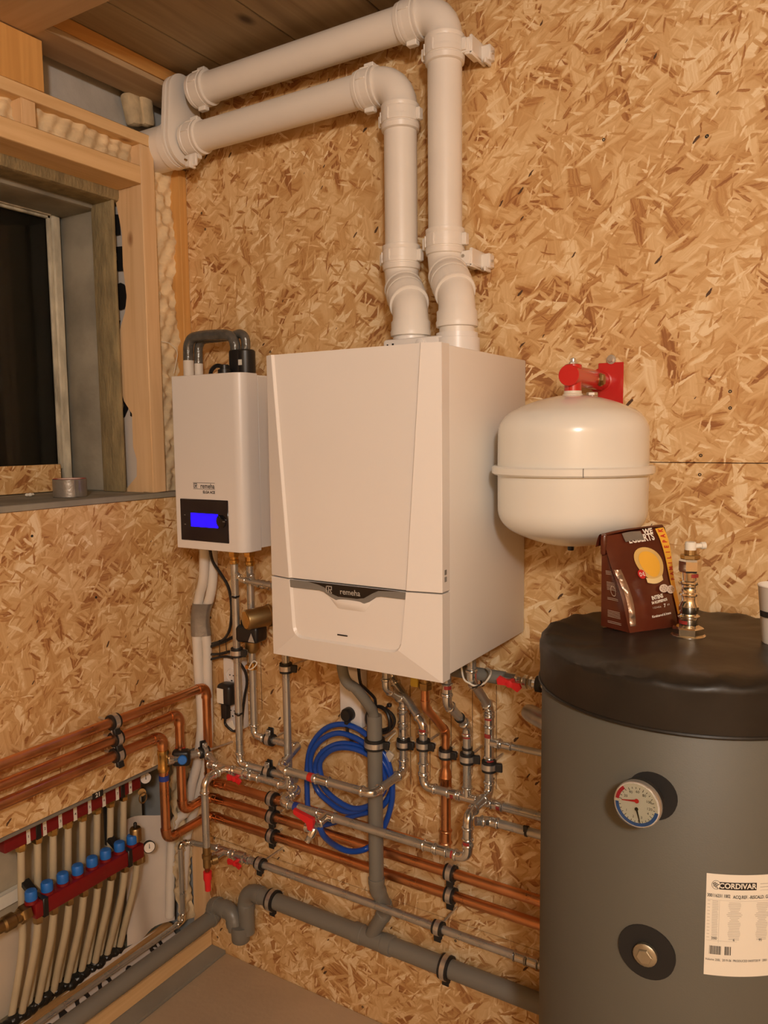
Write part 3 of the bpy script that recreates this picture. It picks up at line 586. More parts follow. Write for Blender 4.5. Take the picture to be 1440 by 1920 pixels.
part('vent_nut', MB().hexnut((xv, yv, zc+.0215), (0, 0, 1), .007, .0085).lathe((xv, yv, zc+.0285), (0, 0, 1), [(0, .006), (.006, .006), (.008, .004)], 12), 'zinc', br)
pw = [B(1122, 672, .004), B(1168, 745, .004)]
part('wall_plate', MB().box((pw[0].x, -.0045, zc-.062), (pw[1].x, -.0006, zc+.040), .0012, 1), 'red', br)
p = B(1146, 674, .005); part('bolt', MB().lathe((p.x, -.0045, p.z), (0, -1, 0), [(0, .0105), (.0015, .0105)], 16).hexnut((p.x, -.006, p.z), (0, -1, 0), .006, .0068), 'zinc', br)
p = V((xv+.021, -.075, zc-.002)); part('side_plug', MB().hexnut(p-V((.006, 0, 0)), (1, 0, 0), .014, .013).lathe(p-V((.002, 0, 0)), (1, 0, 0), [(0, .0145), (.004, .0145)], 16), 'darkbrass', br)
part('lower_nut', MB().hexnut((xv+.002, -.075, zc-.036), (0, 0, 1), .008, .012).lathe((xv+.002, -.075, zc-.046), (0, 0, 1), [(0, .009), (.012, .009)], 14), 'zinc', br)

# ---- buffer tank
TC = V((1.5484, -.3705, 0)); RT = .2505; ZT = 1.335
tk = thing('buffer_tank', 'tall dark grey insulated buffer tank with black padded lid', 'tank', (TC.x, TC.y, -.008))
part('jacket', MB().lathe((TC.x, TC.y, -.008), (0, 0, 1), [(0, RT-.004), (.004, RT), (ZT-.07, RT), (ZT-.06, RT-.01)], 96), 'tank', tk, ang=50)
def lidtop(r, a): return .004*(1-(r/RT)**2)+.0024*sin(5*a+9*r)*r/RT*sin(26*r)+.0020*sin(17*a+40*r)*(r/RT)**3+.0026*sin(3*a-34*r)*(r/RT)+.0022*sin(29*a+90*r+2*sin(4*a))*(r/RT)**6
lm = MB(); na = 120; rings = [(k/22*(RT-.004)) for k in range(23)]
def lp(i, k):
    a = 2*pi*k/na
    if i < 23: r = rings[i]; return V((TC.x+r*cos(a), TC.y+r*sin(a), ZT+lidtop(r, a)-(.006 if i == 22 else .0015 if i == 21 else 0)))
    t = (i-23)/8; rad = RT+.0035+.0016*sin(9*a+3*t)*max(0, 1-2.2*t)+.0012*sin(23*a+8*t)*max(0, 1-1.8*t)
    return V((TC.x+rad*cos(a), TC.y+rad*sin(a), ZT-.010-.072*t))
for i in range(32):
    for k in range(na): lm.v.append(lp(i, k))
for i in range(31):
    for k in range(na): lm.f.append((i*na+k, i*na+(k+1) % na, (i+1)*na+(k+1) % na, (i+1)*na+k))
part('padded_lid', lm, 'leather', tk, 'black leatherette lid with soft wrinkled edge', ang=80)
part('lid_hem', MB().sweep([(TC.x+(RT+.0038)*cos(2*pi*k/72), TC.y+(RT+.0038)*sin(2*pi*k/72), ZT-.083) for k in range(72)], .0028, 6, closed=True), 'leather', tk)
def tank_hit(px, py):
    d = ray(px, py); o = CAM-TC; A = d.x**2+d.y**2; Bq = o.x*d.x+o.y*d.y; C = o.x**2+o.y**2-RT**2
    t = (-Bq-sqrt(max(0, Bq*Bq-A*C)))/A; return CAM+d*t
def tank_fn(a0, z0, off=.0006): return lambda u, v: V((TC.x+(RT+off)*cos(a0+u/RT), TC.y+(RT+off)*sin(a0+u/RT), z0+v))
def ang_of(p): return atan2(p.y-TC.y, p.x-TC.x)
# thermo-manometer
h = tank_hit(1222, 1492); a = ang_of(h); n = V((cos(a), sin(a), 0)); t_ = V((-sin(a), cos(a), 0)); up = V((0, 0, 1))
part('gauge_recess', MB().lathe(h-n*.004, n, [(0, .037), (.0055, .037), (.0056, .030)], 32), 'recess', tk, 'black foam rosette')
ga = thing('tank_gauge', 'round dial gauge with red and black needles on the dark tank', 'gauge', h)
gc = V(mv(h+n*.055, 2, py=1512)); gc = plane(1, (h+n*.052).y, 1195, 1508)
ax = (gc-h).normalized()*.35+n*.65; ax.normalize(); e1 = up.cross(ax).normalized(); e2 = ax.cross(e1)
part('gauge_body', MB().lathe(h, (gc-h), [(0, .010), ((gc-h).length-.022, .012)], 14).lathe(gc-ax*.024, ax, [(0, .030), (.004, .033), (.020, .033)], 32), 'black', ga)
part('bezel', MB().lathe(gc-ax*.006, ax, [(0, .0330), (0, .0345), (.006, .0345), (.008, .0335), (.008, .031)], 36, caps=False), 'zinc', ga)
part('dial_face', MB().lathe(gc-ax*.004, ax, [(0, .0325), (.006, .0325)], 36), 'dial', ga)
def gfn(off): return lambda u, v: gc+ax*off+e1*u+e2*v
def sector(fn, r0, r1, a0, a1, n=14):
    m = MB(); m.add([fn(r*sin(a0+(a1-a0)*k/n), r*cos(a0+(a1-a0)*k/n)) for k in range(n+1) for r in (r0, r1)], [(2*k, 2*k+1, 2*k+3, 2*k+2) for k in range(n)]); return m
part('blue_band', sector(gfn(.0024), .0265, .0315, radians(100), radians(268), 24), 'dialblue', ga)
part('red_band', sector(gfn(.0024), .0265, .0315, radians(276), radians(318)), 'dialred', ga)
tk_ = MB()
for k in range(28):
    aa = radians(-80+k*340/27); f = gfn(.0026); s_ = V((sin(aa), cos(aa), 0)); r0 = .0235 if k % 4 else .022
    tk_.add([f(r0*sin(aa)+.0004*cos(aa), r0*cos(aa)-.0004*sin(aa)), f(.0262*sin(aa)+.0004*cos(aa), .0262*cos(aa)-.0004*sin(aa)), f(.0262*sin(aa)-.0004*cos(aa), .0262*cos(aa)+.0004*sin(aa)), f(r0*sin(aa)-.0004*cos(aa), r0*cos(aa)+.0004*sin(aa))], [(0, 1, 2, 3)])
part('tick_marks', tk_, 'blackprint', ga)
for k, s_ in enumerate(('20', '40', '60', '80', '100', '120')):
    aa = radians(-62+k*32); text(ga, s_, .0055, lambda u, v, aa=aa: gfn(.0027)(.0185*sin(aa)+u, .0185*cos(aa)+.001+v), 'blackprint')
for k, s_ in enumerate(('1', '2', '3', '4')):
    aa = radians(232-k*38); text(ga, s_, .0052, lambda u, v, aa=aa: gfn(.0027)(.0185*sin(aa)+u, .0185*cos(aa)+v), 'blackprint')
def needle(c, tip, wd, off): 
    c = V((*c, 0)); tip = V((*tip, 0)); d = (tip-c).normalized(); s_ = V((-d.y, d.x, 0)); f = gfn(off)
    return MB().prism([f(*(c+s_*wd).xy), f(*(tip+s_*wd*.3).xy), f(*(tip-s_*wd*.3).xy), f(*(c-s_*wd).xy)], ax*.0006).lathe(f(*c.xy), ax, [(0, wd*2), (.001, wd*2)], 14)
part('red_needle', needle((0, .006), (-.022, .0025), .0016, .003), 'redplastic', ga, 'red needle')
part('black_needle', needle((0, -.006), (.006, -.026), .0013, .003), 'blackprint', ga, 'black needle')
part('glass_lens', MB().lathe(gc+ax*.0055, ax, [(0, .032), (.0012, .032)], 36), 'glass', ga)
# lower port with brass plug
h = tank_hit(1212, 1785); a = ang_of(h); n = V((cos(a), sin(a), 0))
part('port_recess', MB().lathe(h-n*.004, n, [(0, .043), (.0050, .043), (.0052, .040), (.0053, .0001)], 36), 'recess', tk, 'black foam rosette around the plug')
part('port_plug', MB().lathe(h, n, [(0, .015), (.004, .018), (.010, .018), (.012, .015)], 20).hexnut(h+n*.010, n, .006, .012), 'plugmetal', tk, 'tarnished metal plug')
# port cap on the hidden left rear side
p = B(992, 1336, .10); d = (V((TC.x, TC.y, p.z))-p); d.z = 0; d.normalize()
part('side_port', MB().lathe(p-d*.01, d, [(0, .012), (.004, .018), (.016, .0205), (.05, .0205), (.14, .0205)], 20), 'zinc', tk, 'pale round plug on the left rear of the tank')
# rating label wrapped round the jacket
h0 = tank_hit(1322, 1730); a0 = ang_of(h0); zt0 = tank_hit(1322, 1636).z; zb0 = tank_hit(1321, 1826).z; LW = .155
lb = part('rating_label', MB().quadgrid(lambda u, v: tank_fn(a0, zb0, .0007)(u*LW, v*(zt0-zb0)), 24, 2), 'sticker', tk, 'white printed rating label')
LH = zt0-zb0
def LF(u, v): return tank_fn(a0, zt0, .0012)(u*.90, -v)
k_ = LH/190.0   # metres per photo pixel down the label
lf = lambda x_, y_: (lambda u, v: LF(x_*k_+u, y_*k_-v))
def lrect(m, x0, y0, x1, y1, off=.0010):
    n = max(1, int((x1-x0)/14)); m.quadgrid(lambda u, v: tank_fn(a0, zt0, off)((x0+(x1-x0)*u)*k_*.90, -(y0+(y1-y0)*v)*k_), n, 1)
m = MB(); lrect(m, 24, 14.2, 95, 28); part('logo_block', m, 'blackprint', lb)
text(lb, 'CORDIVARI', .0112, lf(60.5, 21.2), 'sticker', bold=.0003, sx=1.06)
part('logo_ring', MB().add([tank_fn(a0, zt0, .0011)((18+8*cos(2*pi*k/24))*k_*.90, -(20+8*sin(2*pi*k/24))*k_) for k in range(24)], [tuple(range(24))]), 'sticker', lb)
m = MB()
for k in range(3):
    x0, y0 = 11.5+3*k, 17+1.6*k; m.add([LF((x0+a_)*k_, (y0+b_)*k_) for a_, b_ in ((0, 0), (6, -2.4), (6.4, -1), (1.8, 1), (3.8, 6.2), (2.6, 7))], [(0, 1, 2, 3), (0, 3, 4, 5)])
m.add([tank_fn(a0, zt0, .0012)((18+r*cos(2*pi*k/24))*k_*.90, -(20+r*sin(2*pi*k/24))*k_) for k in range(25) for r in (7.6, 8.3)], [(2*k, 2*k+1, 2*k+3, 2*k+2) for k in range(24)])
part('emblem', m, 'blackprint', lb)
text(lb, '300116231 1002', .0072, lf(2, 40), align='LEFT', bold=.0001, sx=.74); text(lb, 'ACQ.REF. -RISCALD. GB PO', .0072, lf(50, 41), align='LEFT', bold=.0001, sx=.80)
m = MB(); random.seed(5)
for i in range(23):
    yy = 50+i*3.1
    lrect(m, 12, yy, 22+random.random()*1.5, yy+.9)
    wv = 11+4*sin(i*1.1)*(1 if 4 < i < 12 else .3)
    lrect(m, 54-wv, yy+1.5, 54+wv, yy+2.4); lrect(m, 108-wv, yy+1.5, 108+wv, yy+2.4)
    if i % 2 == 0: lrect(m, 3, yy, 8, yy+.7)
part('table_print', m, 'label_grey', lb)['kind'] = 'stuff'
m = MB(); lrect(m, 2, 48, 165, 48.4); lrect(m, 25, 48, 25.4, 128); lrect(m, 2, 124, 60, 124.4); lrect(m, 102, 16, 130, 17); lrect(m, 102, 22, 130, 23); lrect(m, 102, 28, 130, 28.5); part('table_rules', m, 'label_grey', lb)
text(lb, '200', .006, lf(17, 120)); text(lb, '6', .006, lf(54, 121)); text(lb, '95', .006, lf(106, 121))
m = MB(); x0 = 9
while x0 < 48:
    ww = random.choice((.5, .7, 1.1, 1.5))
    if not 30.5 < x0 < 37: lrect(m, x0, 134, x0+ww, 150)
    x0 += ww+random.choice((.5, .8, 1.2))
part('bar_code', m, 'blackprint', lb)
text(lb, 'Volume 200L  2019-06  PRODUCED 04/07/2019   2001', .0052, lf(2, 160), align='LEFT', sx=.85)

# ---- duct fitting on the tank top
FT = V((TC.x, TC.y, ZT+.003)); k1 = .000925
tf = thing('tank_top_fitting', 'chrome stacked pipe fitting standing on the tank lid', 'fitting', FT)
part('hex_base', MB().lathe(FT, (0, 0, 1), [(0, .029), (.002, .029), (.0025, .024)], 30).hexnut(FT+V((0, 0, .002)), (0, 0, 1), .015, .0262, .1), 'chrome', tf, ang=20)
P_ = [(.016, .015), (.022, .0165), (.031, .0165), (.033, .0185), (.036, .0185), (.038, .015), (.040, .0145), (.046, .0165), (.053, .0168), (.060, .0135), (.064, .0125), (.071, .013), (.073, .0165), (.076, .0165), (.078, .0135), (.083, .0135), (.085, .0128), (.089, .0135), (.091, .0135), (.094, .0168), (.097, .0168), (.099, .0135), (.104, .014), (.115, .0148)]
part('body', MB().lathe(FT, (0, 0, 1), P_, 28), 'chrome', tf, ang=25)
part('hex_nut', MB().hexnut(FT+V((0, 0, .113)), (0, 0, 1), .023, .0185, .35), 'chrome', tf, ang=20)
part('bronze_nut', MB().hexnut(FT+V((0, 0, .136)), (0, 0, 1), .008, .0165, .1).lathe(FT+V((0, 0, .143)), (0, 0, 1), [(0, .0105), (.009, .0105)], 16), 'darkbrass', tf, ang=20)
part('plastic_vent', MB().lathe(FT+V((0, 0, .150)), (0, 0, 1), [(0, .0095), (.014, .0095), (.016, .008)], 18).lathe(FT+V((0, 0, .158)), (.82, .57, .05), [(0, .0045), (.018, .0045), (.019, .0065), (.026, .0065), (.027, .005)], 12), 'sticker', tf, 'white plastic vent with side arm')
for z_, w_ in ((.026, .006), (.108, .006)):
    a = math.atan2(CAM.y-FT.y, CAM.x-FT.x)+(.55 if z_ > .1 else -.55)
    pmark(tf, FT+V((0, 0, z_)), (0, 0, 1), .0170 if z_ < .1 else .0153, w_, -.6 if z_ < .1 else .7, 1.0)

# ---- coffee pad bag
F0 = H(1181, 1187, ZT+.004); F1 = H(1283, 1173, ZT+.004); F2 = H(1127, 1173, ZT+.004)
uu = (F1-F0); BW = uu.length; uu.normalize(); ww = V((-uu.y, uu.x, 0)); 
BD = abs((F2-F0).dot(ww)); sk = (F2-F0).dot(uu)
bg = thing('coffee_bag', 'dark brown foil bag of coffee pads with yellow band, on the tank lid', 'bag', F0+uu*BW/2+ww*BD/2)
T0 = V(plane(1, (F0+ww*BD*.5).y, 1131, 1006)); T1 = V(plane(1, (F1+ww*BD*.5).y, 1246, 988)); TZ = (T0.z+T1.z)/2
def bagpt(u, v, side):
    """front: side 0, u across; v up"""
    b0 = F0+uu*BW*u; t0 = lerp(T0, T1, u); p = lerp(b0, t0, v)
    bulge = .013*sin(pi*min(1, v*1.05))*sin(pi*u)**.7+.005*sin(pi*v)*sin(3*u+5*v)
    return p-ww*bulge+ww*BD*.5*(v**3)*0
frontf = lambda u, v, off=0: bagpt(u, v, 0)-ww*off
part('front_face', MB().quadgrid(lambda u, v: frontf(u, v), 20, 26), 'bag', bg, ang=70)
part('left_gusset', MB().quadgrid(lambda u, v: lerp(frontf(0, v), lerp(F0+ww*BD+uu*sk, T0+ww*.004, v)-ww*0, u)+uu*(.014*sin(pi*u)*v*(1.2-v)), 10, 26), 'bag', bg, ang=70)
part('right_gusset', MB().quadgrid(lambda u, v: lerp(frontf(1, v), lerp(F1+ww*BD, T1+ww*.004, v), u)-uu*(.014*sin(pi*u)*v), 8, 20), 'bag', bg, ang=70)
part('back_face', MB().quadgrid(lambda u, v: lerp(lerp(F0+ww*BD+uu*sk, F1+ww*BD, u), lerp(T0, T1, u)+ww*.004, v)+ww*.012*sin(pi*u)*sin(pi*v), 12, 16), 'bag', bg, ang=70)
part('base', MB().quadgrid(lambda u, v: lerp(lerp(F0, F1, u), lerp(F0+ww*BD+uu*sk, F1+ww*BD, u), v)-V((0, 0, .002)), 4, 4), 'bag', bg)
part('folded_top', MB().quadgrid(lambda u, v: lerp(T0, T1, u)+ww*(.0015+.020*v)+V((0, 0, .007*sin(pi*v)+.004*sin(pi*u)*(1-v)-.022*v*v+.002*sin(7*u)*v)), 18, 8), 'bag', bg, ang=80)
part('side_fold', MB().box(T0+V((-.004, -.006, -.034)), T0+V((.006, .012, .004)), .004, 2), 'bag', bg)
sm = MB(); random.seed(9)
sm.quadgrid(lambda u, v: frontf(.015+.10*u+.03*sin(3*v+.3)*(1-u*.4), .07+.58*v, .0012+.0035*sin(pi*u)*(.6+.4*sin(26*v+2*sin(7*v)))), 6, 40)
part('crinkled_seam', sm, 'bag_silver', bg, 'crinkled shiny seam at the bag corner', ang=80)
ff = lambda u0, v0, off=.0016, rot=0.0: (lambda u, v: frontf(u0+(u*cos(rot)-v*sin(rot))/BW, v0+(u*sin(rot)+v*cos(rot))/.20, off))
def patch(pts, mat, nm, off, lab=None): return part(nm, MB().add([frontf(u, v, off) for u, v in pts], [tuple(range(len(pts)))]), mat, bg, lab)
bu = lambda v: .965-.05*max(0, (v-.35))*1.5-.35*max(0, v-.9)**1.3
ym = MB().quadgrid(lambda u, v: frontf(min(.998, bu(v)+.07*(2*u-1)), v, .0022), 4, 26); part('yellow_band', ym, 'yellow', bg, 'yellow band with red capitals up the right side')
for i, ch in enumerate('FAMILIEPAK'): v_ = .475+i*.0555; text(bg, ch, .0135, ff(bu(v_), v_, .0030, pi/2-.12), 'redprint', bold=.0005, sx=.72)
text(bg, 'EGBERTS', .0195, ff(.565, .925, .0024), 'whiteprint', bold=.0006, sx=.68); text(bg, 'WE', .014, ff(.70, .985, .0024), 'whiteprint', bold=.0005, sx=.9)
part('tape_strip', MB().quadgrid(lambda u, v: frontf(.30+.30*u-.02*v, .915+.09*v+.006*sin(4*u), .0044-.001*v), 6, 4), 'ducttape', bg, 'grey tape holding the bag shut')
ov = [(.58+.225*cos(t)*(1+.10*sin(t)), .665+.17*sin(t)-.035*cos(t)) for t in [2*pi*k/36 for k in range(36)]]
def disc(fnlist, mat, nm, off, c): part(nm, MB().add([frontf(c[0], c[1], off)]+[frontf(u, v, off) for u, v in fnlist], [(0, 1+k, 1+(k+1) % len(fnlist)) for k in range(len(fnlist))]), mat, bg)
disc(ov, 'gold', 'emblem_oval', .0022, (.58, .665)); disc([(.58+(u-.58)*.72, .665+(v-.665)*.76) for u, v in ov], 'yellow', 'emblem_centre', .0027, (.58, .665))
part('emblem_ribbon', MB().quadgrid(lambda u, v: frontf(.44+.30*u, .49+.05*v-.022*sin(pi*u), .0032), 8, 2), 'palegold', bg)
disc([(.39+.062*cos(t), .58+.046*sin(t)) for t in [2*pi*k/20 for k in range(20)]], 'redprint', 'seal', .0034, (.39, .58)); text(bg, 'D·E', .0105, ff(.39, .578, .0042), 'whiteprint', bold=.0002, sx=.68)
for c in ((.70, .41), (.84, .385)):
    disc([(c[0]+.092*cos(t), c[1]+.040*sin(t)) for t in [2*pi*k/24 for k in range(24)]], 'pad', 'coffee_pad_picture', .0034+c[0]*.002, c)
    for k in range(7):
        q_ = c if k == 6 else (c[0]+.052*cos(k*pi/3), c[1]+.022*sin(k*pi/3)); disc([(q_[0]+.019*cos(t), q_[1]+.009*sin(t)) for t in [2*pi*j/6 for j in range(6)]], 'padline', 'pad_pattern', .0040+c[0]*.002, q_)
text(bg, 'INTENS', .0105, ff(.55, .335, .0022, .05), 'whiteprint', bold=.0004, sx=.80); text(bg, '54 KOFFIEPADS', .0072, ff(.575, .290, .0022, .05), 'whiteprint', bold=.0003, sx=.80)
text(bg, '1 2 3 4 5 6', .0050, ff(.50, .235, .0022), 'whiteprint', sx=.9); text(bg, '7', .0095, ff(.655, .238, .0022), 'whiteprint', bold=.0003); text(bg, '8 9', .0050, ff(.735, .24, .0022), 'whiteprint', sx=.9)
text(bg, 'Karaktervol & Intens', .0068, ff(.575, .15, .0022, .05), 'whiteprint', bold=.0002, sx=.80)
gf = lambda u, v: lerp(frontf(0, v), lerp(F0+ww*BD+uu*sk, T0+ww*.004, v), u)+uu*(.014*sin(pi*u)*v*(1.2-v))-uu*.0012-ww*.0005
m = MB()
for v0, n_ in ((.62, 3), (.50, 6), (.33, 2), (.19, 5), (.075, 2)):
    for k in range(n_): m.quadgrid(lambda u, v: gf(.25+.5*u, v0-k*.016+.005*v), 4, 1)
m.add([gf(.45+r*cos(2*pi*k/20)/1, .415+r*.42*sin(2*pi*k/20)) for k in range(21) for r in (.12, .14)], [(2*k, 2*k+1, 2*k+3, 2*k+2) for k in range(20)])
part('side_print', m, 'padline', bg)

# ---- paper cup at the right edge
cp = H(1461, 1205, ZT+.004)
cu = thing('paper_cup', 'white paper cup cut off by the right edge, on the tank lid', 'cup', cp)
part('cup_body', MB().lathe(cp, (0, 0, 1), [(0, .0262), (.002, .0270), (.095, .0355), (.097, .037), (.0985, .0355), (.096, .034), (.006, .0255), (.005, .0005)], 32, caps=False), 'cup', cu)
a = atan2(CAM.y-cp.y, CAM.x-cp.x)-1.15
for zz, s_ in ((.052, 'Coffee'), (.043, 'Roasters'),): pass
part('print_band', MB().quadgrid(lambda u, v: cp+V(((.0301+.0885*.045*1-.0008+.0045*v*.1)*cos(a+.9*u), (.0301+.0885*.045-.0008)*sin(a+.9*u), .046+.010*v)), 10, 1), 'blackprint', cu, 'black printed strip')

# ================================================================== FLUE PIPES
RF = .0405; DU, DL = .080, .165
def flue(name, label, base, c1, c2, top, endpx, adapter_r):
    root = thing(name, label, 'flue pipe', B(base[0], base[1], DL))
    p0 = B(base[0], base[1], DL); p0.z = Z1+.03
    P = [p0]; q = mv(p0, 2, py=c1[1]); P.append(q); q2 = B(c2[0], c2[1], DU); P.append(q2)
    t = mv(q2, 2, py=top[1]); P.append(t); e = mv(t, 0, px=endpx); P.append(e)
    run(root, P, RF, 'pvc', 'pvc', 'pvc', 28, ename='elbow')
    # locking clips with ribs on the sockets near the upper elbow and above the offset
    def socket(p, ax, clip=True):
        p = V(p); ax = V(ax).normalized()
        part('socket', MB().lathe(p-ax*.030, ax, [(0, RF), (.003, RF*1.13), (.014, RF*1.17), (.016, RF*1.12), (.050, RF*1.12), (.053, RF*1.16), (.060, RF*1.16), (.062, RF)], 32), 'pvc', root)
        if clip:
            m = MB(); m.lathe(p-ax*.012, ax, [(0, RF*1.12), (.001, RF*1.17), (.030, RF*1.17), (.031, RF*1.12)], 32, caps=False)
            ref = V((0, -1, 0)); sd = ax.cross(ref).normalized()
            rt = Matrix((sd, ax, sd.cross(ax))).transposed()
            for s_ in (-1, 1):
                c = p+ax*.003+sd*s_*(RF*1.17+.005); m.box(c-V((.006, .014, .009)), c+V((.006, .014, .009)), .002, 1, rt)
            for a_ in (.15, .95):
                dv = (ref*cos(a_)-sd*sin(a_)); c = p+ax*.003+dv*RF*1.17; r2 = Matrix((dv, ax, dv.cross(ax))).transposed(); m.box(c-V((.0025, .013, .0022)), c+V((.0025, .013, .0022)), .001, 1, r2)
            part('locking_clip', m, 'pvc', root)
    bx = (q2+V((0, 0, .058))); socket(bx, (0, 0, 1)); socket(t-V((0, 0, .092)), (0, 0, 1)); socket(t-V((.088, 0, 0)), (1, 0, 0))
    socket(e+V((.03, 0, 0)), (1, 0, 0))
    md = lerp(q, q2, .5); dd = (q2-q).normalized(); u = dd.cross(V((0, 0, 1))).normalized(); w2 = u.cross(dd)
    for t_ in (.16, .74):
        part('bend_ring', MB().lathe(lerp(q, q2, t_), dd, [(-.005, RF), (-.0045, RF*1.15), (-.002, RF*1.18), (.003, RF*1.18), (.006, RF*1.12), (.007, RF)], 32, caps=False), 'pvc', root)
    # small printed stickers on the offset bends
    an0 = math.atan2((CAM-md).dot(w2), (CAM-md).dot(u))
    part('sticker', MB().quadgrid(lambda a_, b_: md+dd*(.002+.010*b_)+(u*cos(an0-.45+.9*a_)+w2*sin(an0-.45+.9*a_))*(RF*1.045+.0016), 10, 1), 'label_grey', root, 'small grey printed sticker')
    part('boiler_collar', MB().lathe((p0.x, p0.y, Z1), (0, 0, 1), [(0, adapter_r*1.06), (.006, adapter_r*1.06), (.007, adapter_r), (.040, adapter_r), (.041, adapter_r*.92), (.052, adapter_r*.92), (.053, RF)], 36), 'enamel', root)
    return root, P
fl1, P1 = flue('flue_pipe', 'left white flue pipe, shorter one, with lower horizontal run', (770, 612), (768, 577), (753, 531), (750, 150), 352, .0455)
fl2, P2 = flue('flue_pipe', 'right white flue pipe, taller one, with upper horizontal run under ceiling', (857, 606), (855, 556), (835, 503), (834, 19), 365, .0515)
ad = thing('flue_adapter_plate', 'white adapter block on top of the boiler joining both flue collars', 'adapter', ((P1[0].x+P2[0].x)/2, -DL, Z1))
part('block', MB().box((P1[0].x-.050, -DL-.046, Z1), (P2[0].x, -DL+.04, Z1+.046), .008, 2), 'enamel', ad)
p = V((P1[0].x-.034, -DL-.0465, Z1+.030)); part('marking', MB().box(p+V((-.004, -.0003, -.004)), p+V((0, .001, .004))).box(p+V((.010, -.0003, -.004)), p+V((.015, .001, .005))), 'blackprint', ad)
part('test_cap', MB().lathe((P1[0].x+.052, -DL-.046, Z1+.030), (0, -1, 0), [(0, .012), (.004, .012), (.005, .010)], 18), 'enamel', ad)
# splitter plate and outer duct through the left wall
zu, zl = P2[-1].z, P1[-1].z; xs = P1[-1].x-.018; yc = -DU
sp = thing('flue_splitter', 'white oval splitter joining both flue pipes to the wall duct, upper left', 'splitter', (xs, yc, zl))
def oval(x, r1, r2, sh=0):
    out = []
    dz = zu-zl; k = math.asin(max(-1, min(1, (r1-r2)/dz)))
    for i in range(19): a = k+(pi-2*k)*i/18; out.append(V((x, yc+r2*cos(a), zu+r2*sin(a))))
    for i in range(19): a = pi-k+(pi+2*k)*i/18; out.append(V((x, yc+sh+r1*cos(a), zl+r1*sin(a))))
    return out
RO = .069
def loft(L_): 
    m = MB(); n = len(L_[0])
    for l in L_: m.v += l
    for i in range(len(L_)-1):
        for k in range(n): m.f.append((i*n+k, i*n+(k+1) % n, (i+1)*n+(k+1) % n, (i+1)*n+k))
    m.f.append(tuple(range(n))[::-1]); m.f.append(tuple((len(L_)-1)*n+k for k in range(n))); return m
part('oval_body', loft([oval(xs-.020, RO*.90, .050), oval(xs-.018, RO, .057), oval(xs-.008, RO, .057), oval(xs-.007, RO*.93, .052), oval(xs, RO*.93, .052), oval(xs+.001, RO, .058), oval(xs+.010, RO, .058), oval(xs+.012, RO*.92, .052)]), 'pvc', sp, ang=50)
part('wall_duct', MB().lathe((xs-.016, yc-.004, zl-.006), (-1, 0, 0), [(0, .064), (.022, .066), (.024, .062), (.40, .062)], 36), 'pvc', sp)
part('lower_clip', MB().box((xs+.030, yc-.028, zl-.085), (xs+.075, yc-.018, zl-.050), .003, 1).box((xs+.052, yc-.036, zl-.090), (xs+.060, yc-.012, zl-.055), .002, 1), 'pvc', sp)
part('clip_screw', MB().cyl((xs+.040, yc-.036, zl-.066), (xs+.040, yc-.02, zl-.066), .003, seg=8), 'darkbrass', sp)
for nm, px, py, lab in (('a', 885, 92, 'white plastic flue bracket beside the upper elbow near the ceiling'), ('b', 885, 486, 'white plastic flue bracket with screws at the foot of the right flue pipe')):
    c = B(px, py, .055); x0 = P2[3].x+.042
    fb = thing('flue_bracket', lab, 'bracket', (c.x, -.03, c.z-.02))
    part('arm', MB().box((x0, -.083, c.z-.016), (c.x+.008, -.068, c.z+.016), .002, 1).box((c.x-.008, -.080, c.z-.020), (c.x+.014, -.030, c.z-.014), .002, 1).box((c.x+.004, -.080, c.z-.022), (c.x+.012, -.001, c.z+.022), .002, 1), 'pvc', fb)
    part('foot', MB().box((c.x+.002, -.028, c.z-.018), (c.x+.034, -.0006, c.z+.016), .003, 1).box((c.x+.020, -.034, c.z-.026), (c.x+.026, -.004, c.z-.014), .001, 1), 'pvc', fb)
    part('screw', MB().cyl((c.x-.010, -.0845, c.z+.004), (c.x-.010, -.070, c.z+.004), .0042, seg=10).cyl((c.x+.032, -.020, c.z-.002), (c.x+.040, -.020, c.z-.002), .003, seg=8), 'zinc', fb)

# ================================================================== COPPER ON BOTH WALLS
RC = .0138; CX = .052; CD = .046
cuts = []
def copper(lab, l0, l1, vcol, vrow, clabel=None, backend=None, lower=None):
    pass
# top copper pipe: left wall -> down the corner -> along the back wall to the gas riser
a = L(0, 1419, CX); b = L(390, 1292, CX); zc1 = (a.z+b.z)/2
c1 = thing('copper_pipe', 'topmost copper pipe on the left wall, turning down in the corner beside white insulated tubes', 'pipe', V((CX, -.5, zc1-.02)))
yv = L(389, 1370, CX+.01).y; xq = CX+.01
low = B(408, 1467, CD).z
run(c1, [V((xq, YF+.4, zc1)), V((xq, yv, zc1)), V((xq, yv, low)), V((xq+.06, -CD, low)), V((B(834, 1583, CD).x, -CD, low))], RC, 'copper', 'copper', 'solder')
zg = low
a = L(0, 1464.5, CX); b = L(337, 1343, CX); zc2 = (a.z+b.z)/2
c2 = thing('copper_pipe', 'middle copper pipe on the left wall, with a red tape mark below its elbow', 'pipe', V((CX, -.5, zc2-.02)))
y2 = L(337, 1380, CX).y; b2 = L(337, 1508, CX).z; zz2 = B(600, 1558, CD).z
zz2 = (B(412, 1499, CD).z+B(845, 1637, CD).z)/2
zlow2 = mv(V((CX, y2, .6)), 2, py=1512).z
run(c2, [V((CX, YF+.4, zc2)), V((CX, y2, zc2)), V((CX, y2, zz2)), V((CX, -CD, zz2)), V((2.3, -CD, zz2))], RC, 'copper', 'copper', 'solder')
p = mv(V((CX, y2, .7)), 2, py=1405); mark(c2, p, (0, 0, 1), RC, 'redtape', .016)
a = L(0, 1502, CX); b = L(306, 1383, CX); zc3 = (a.z+b.z)/2
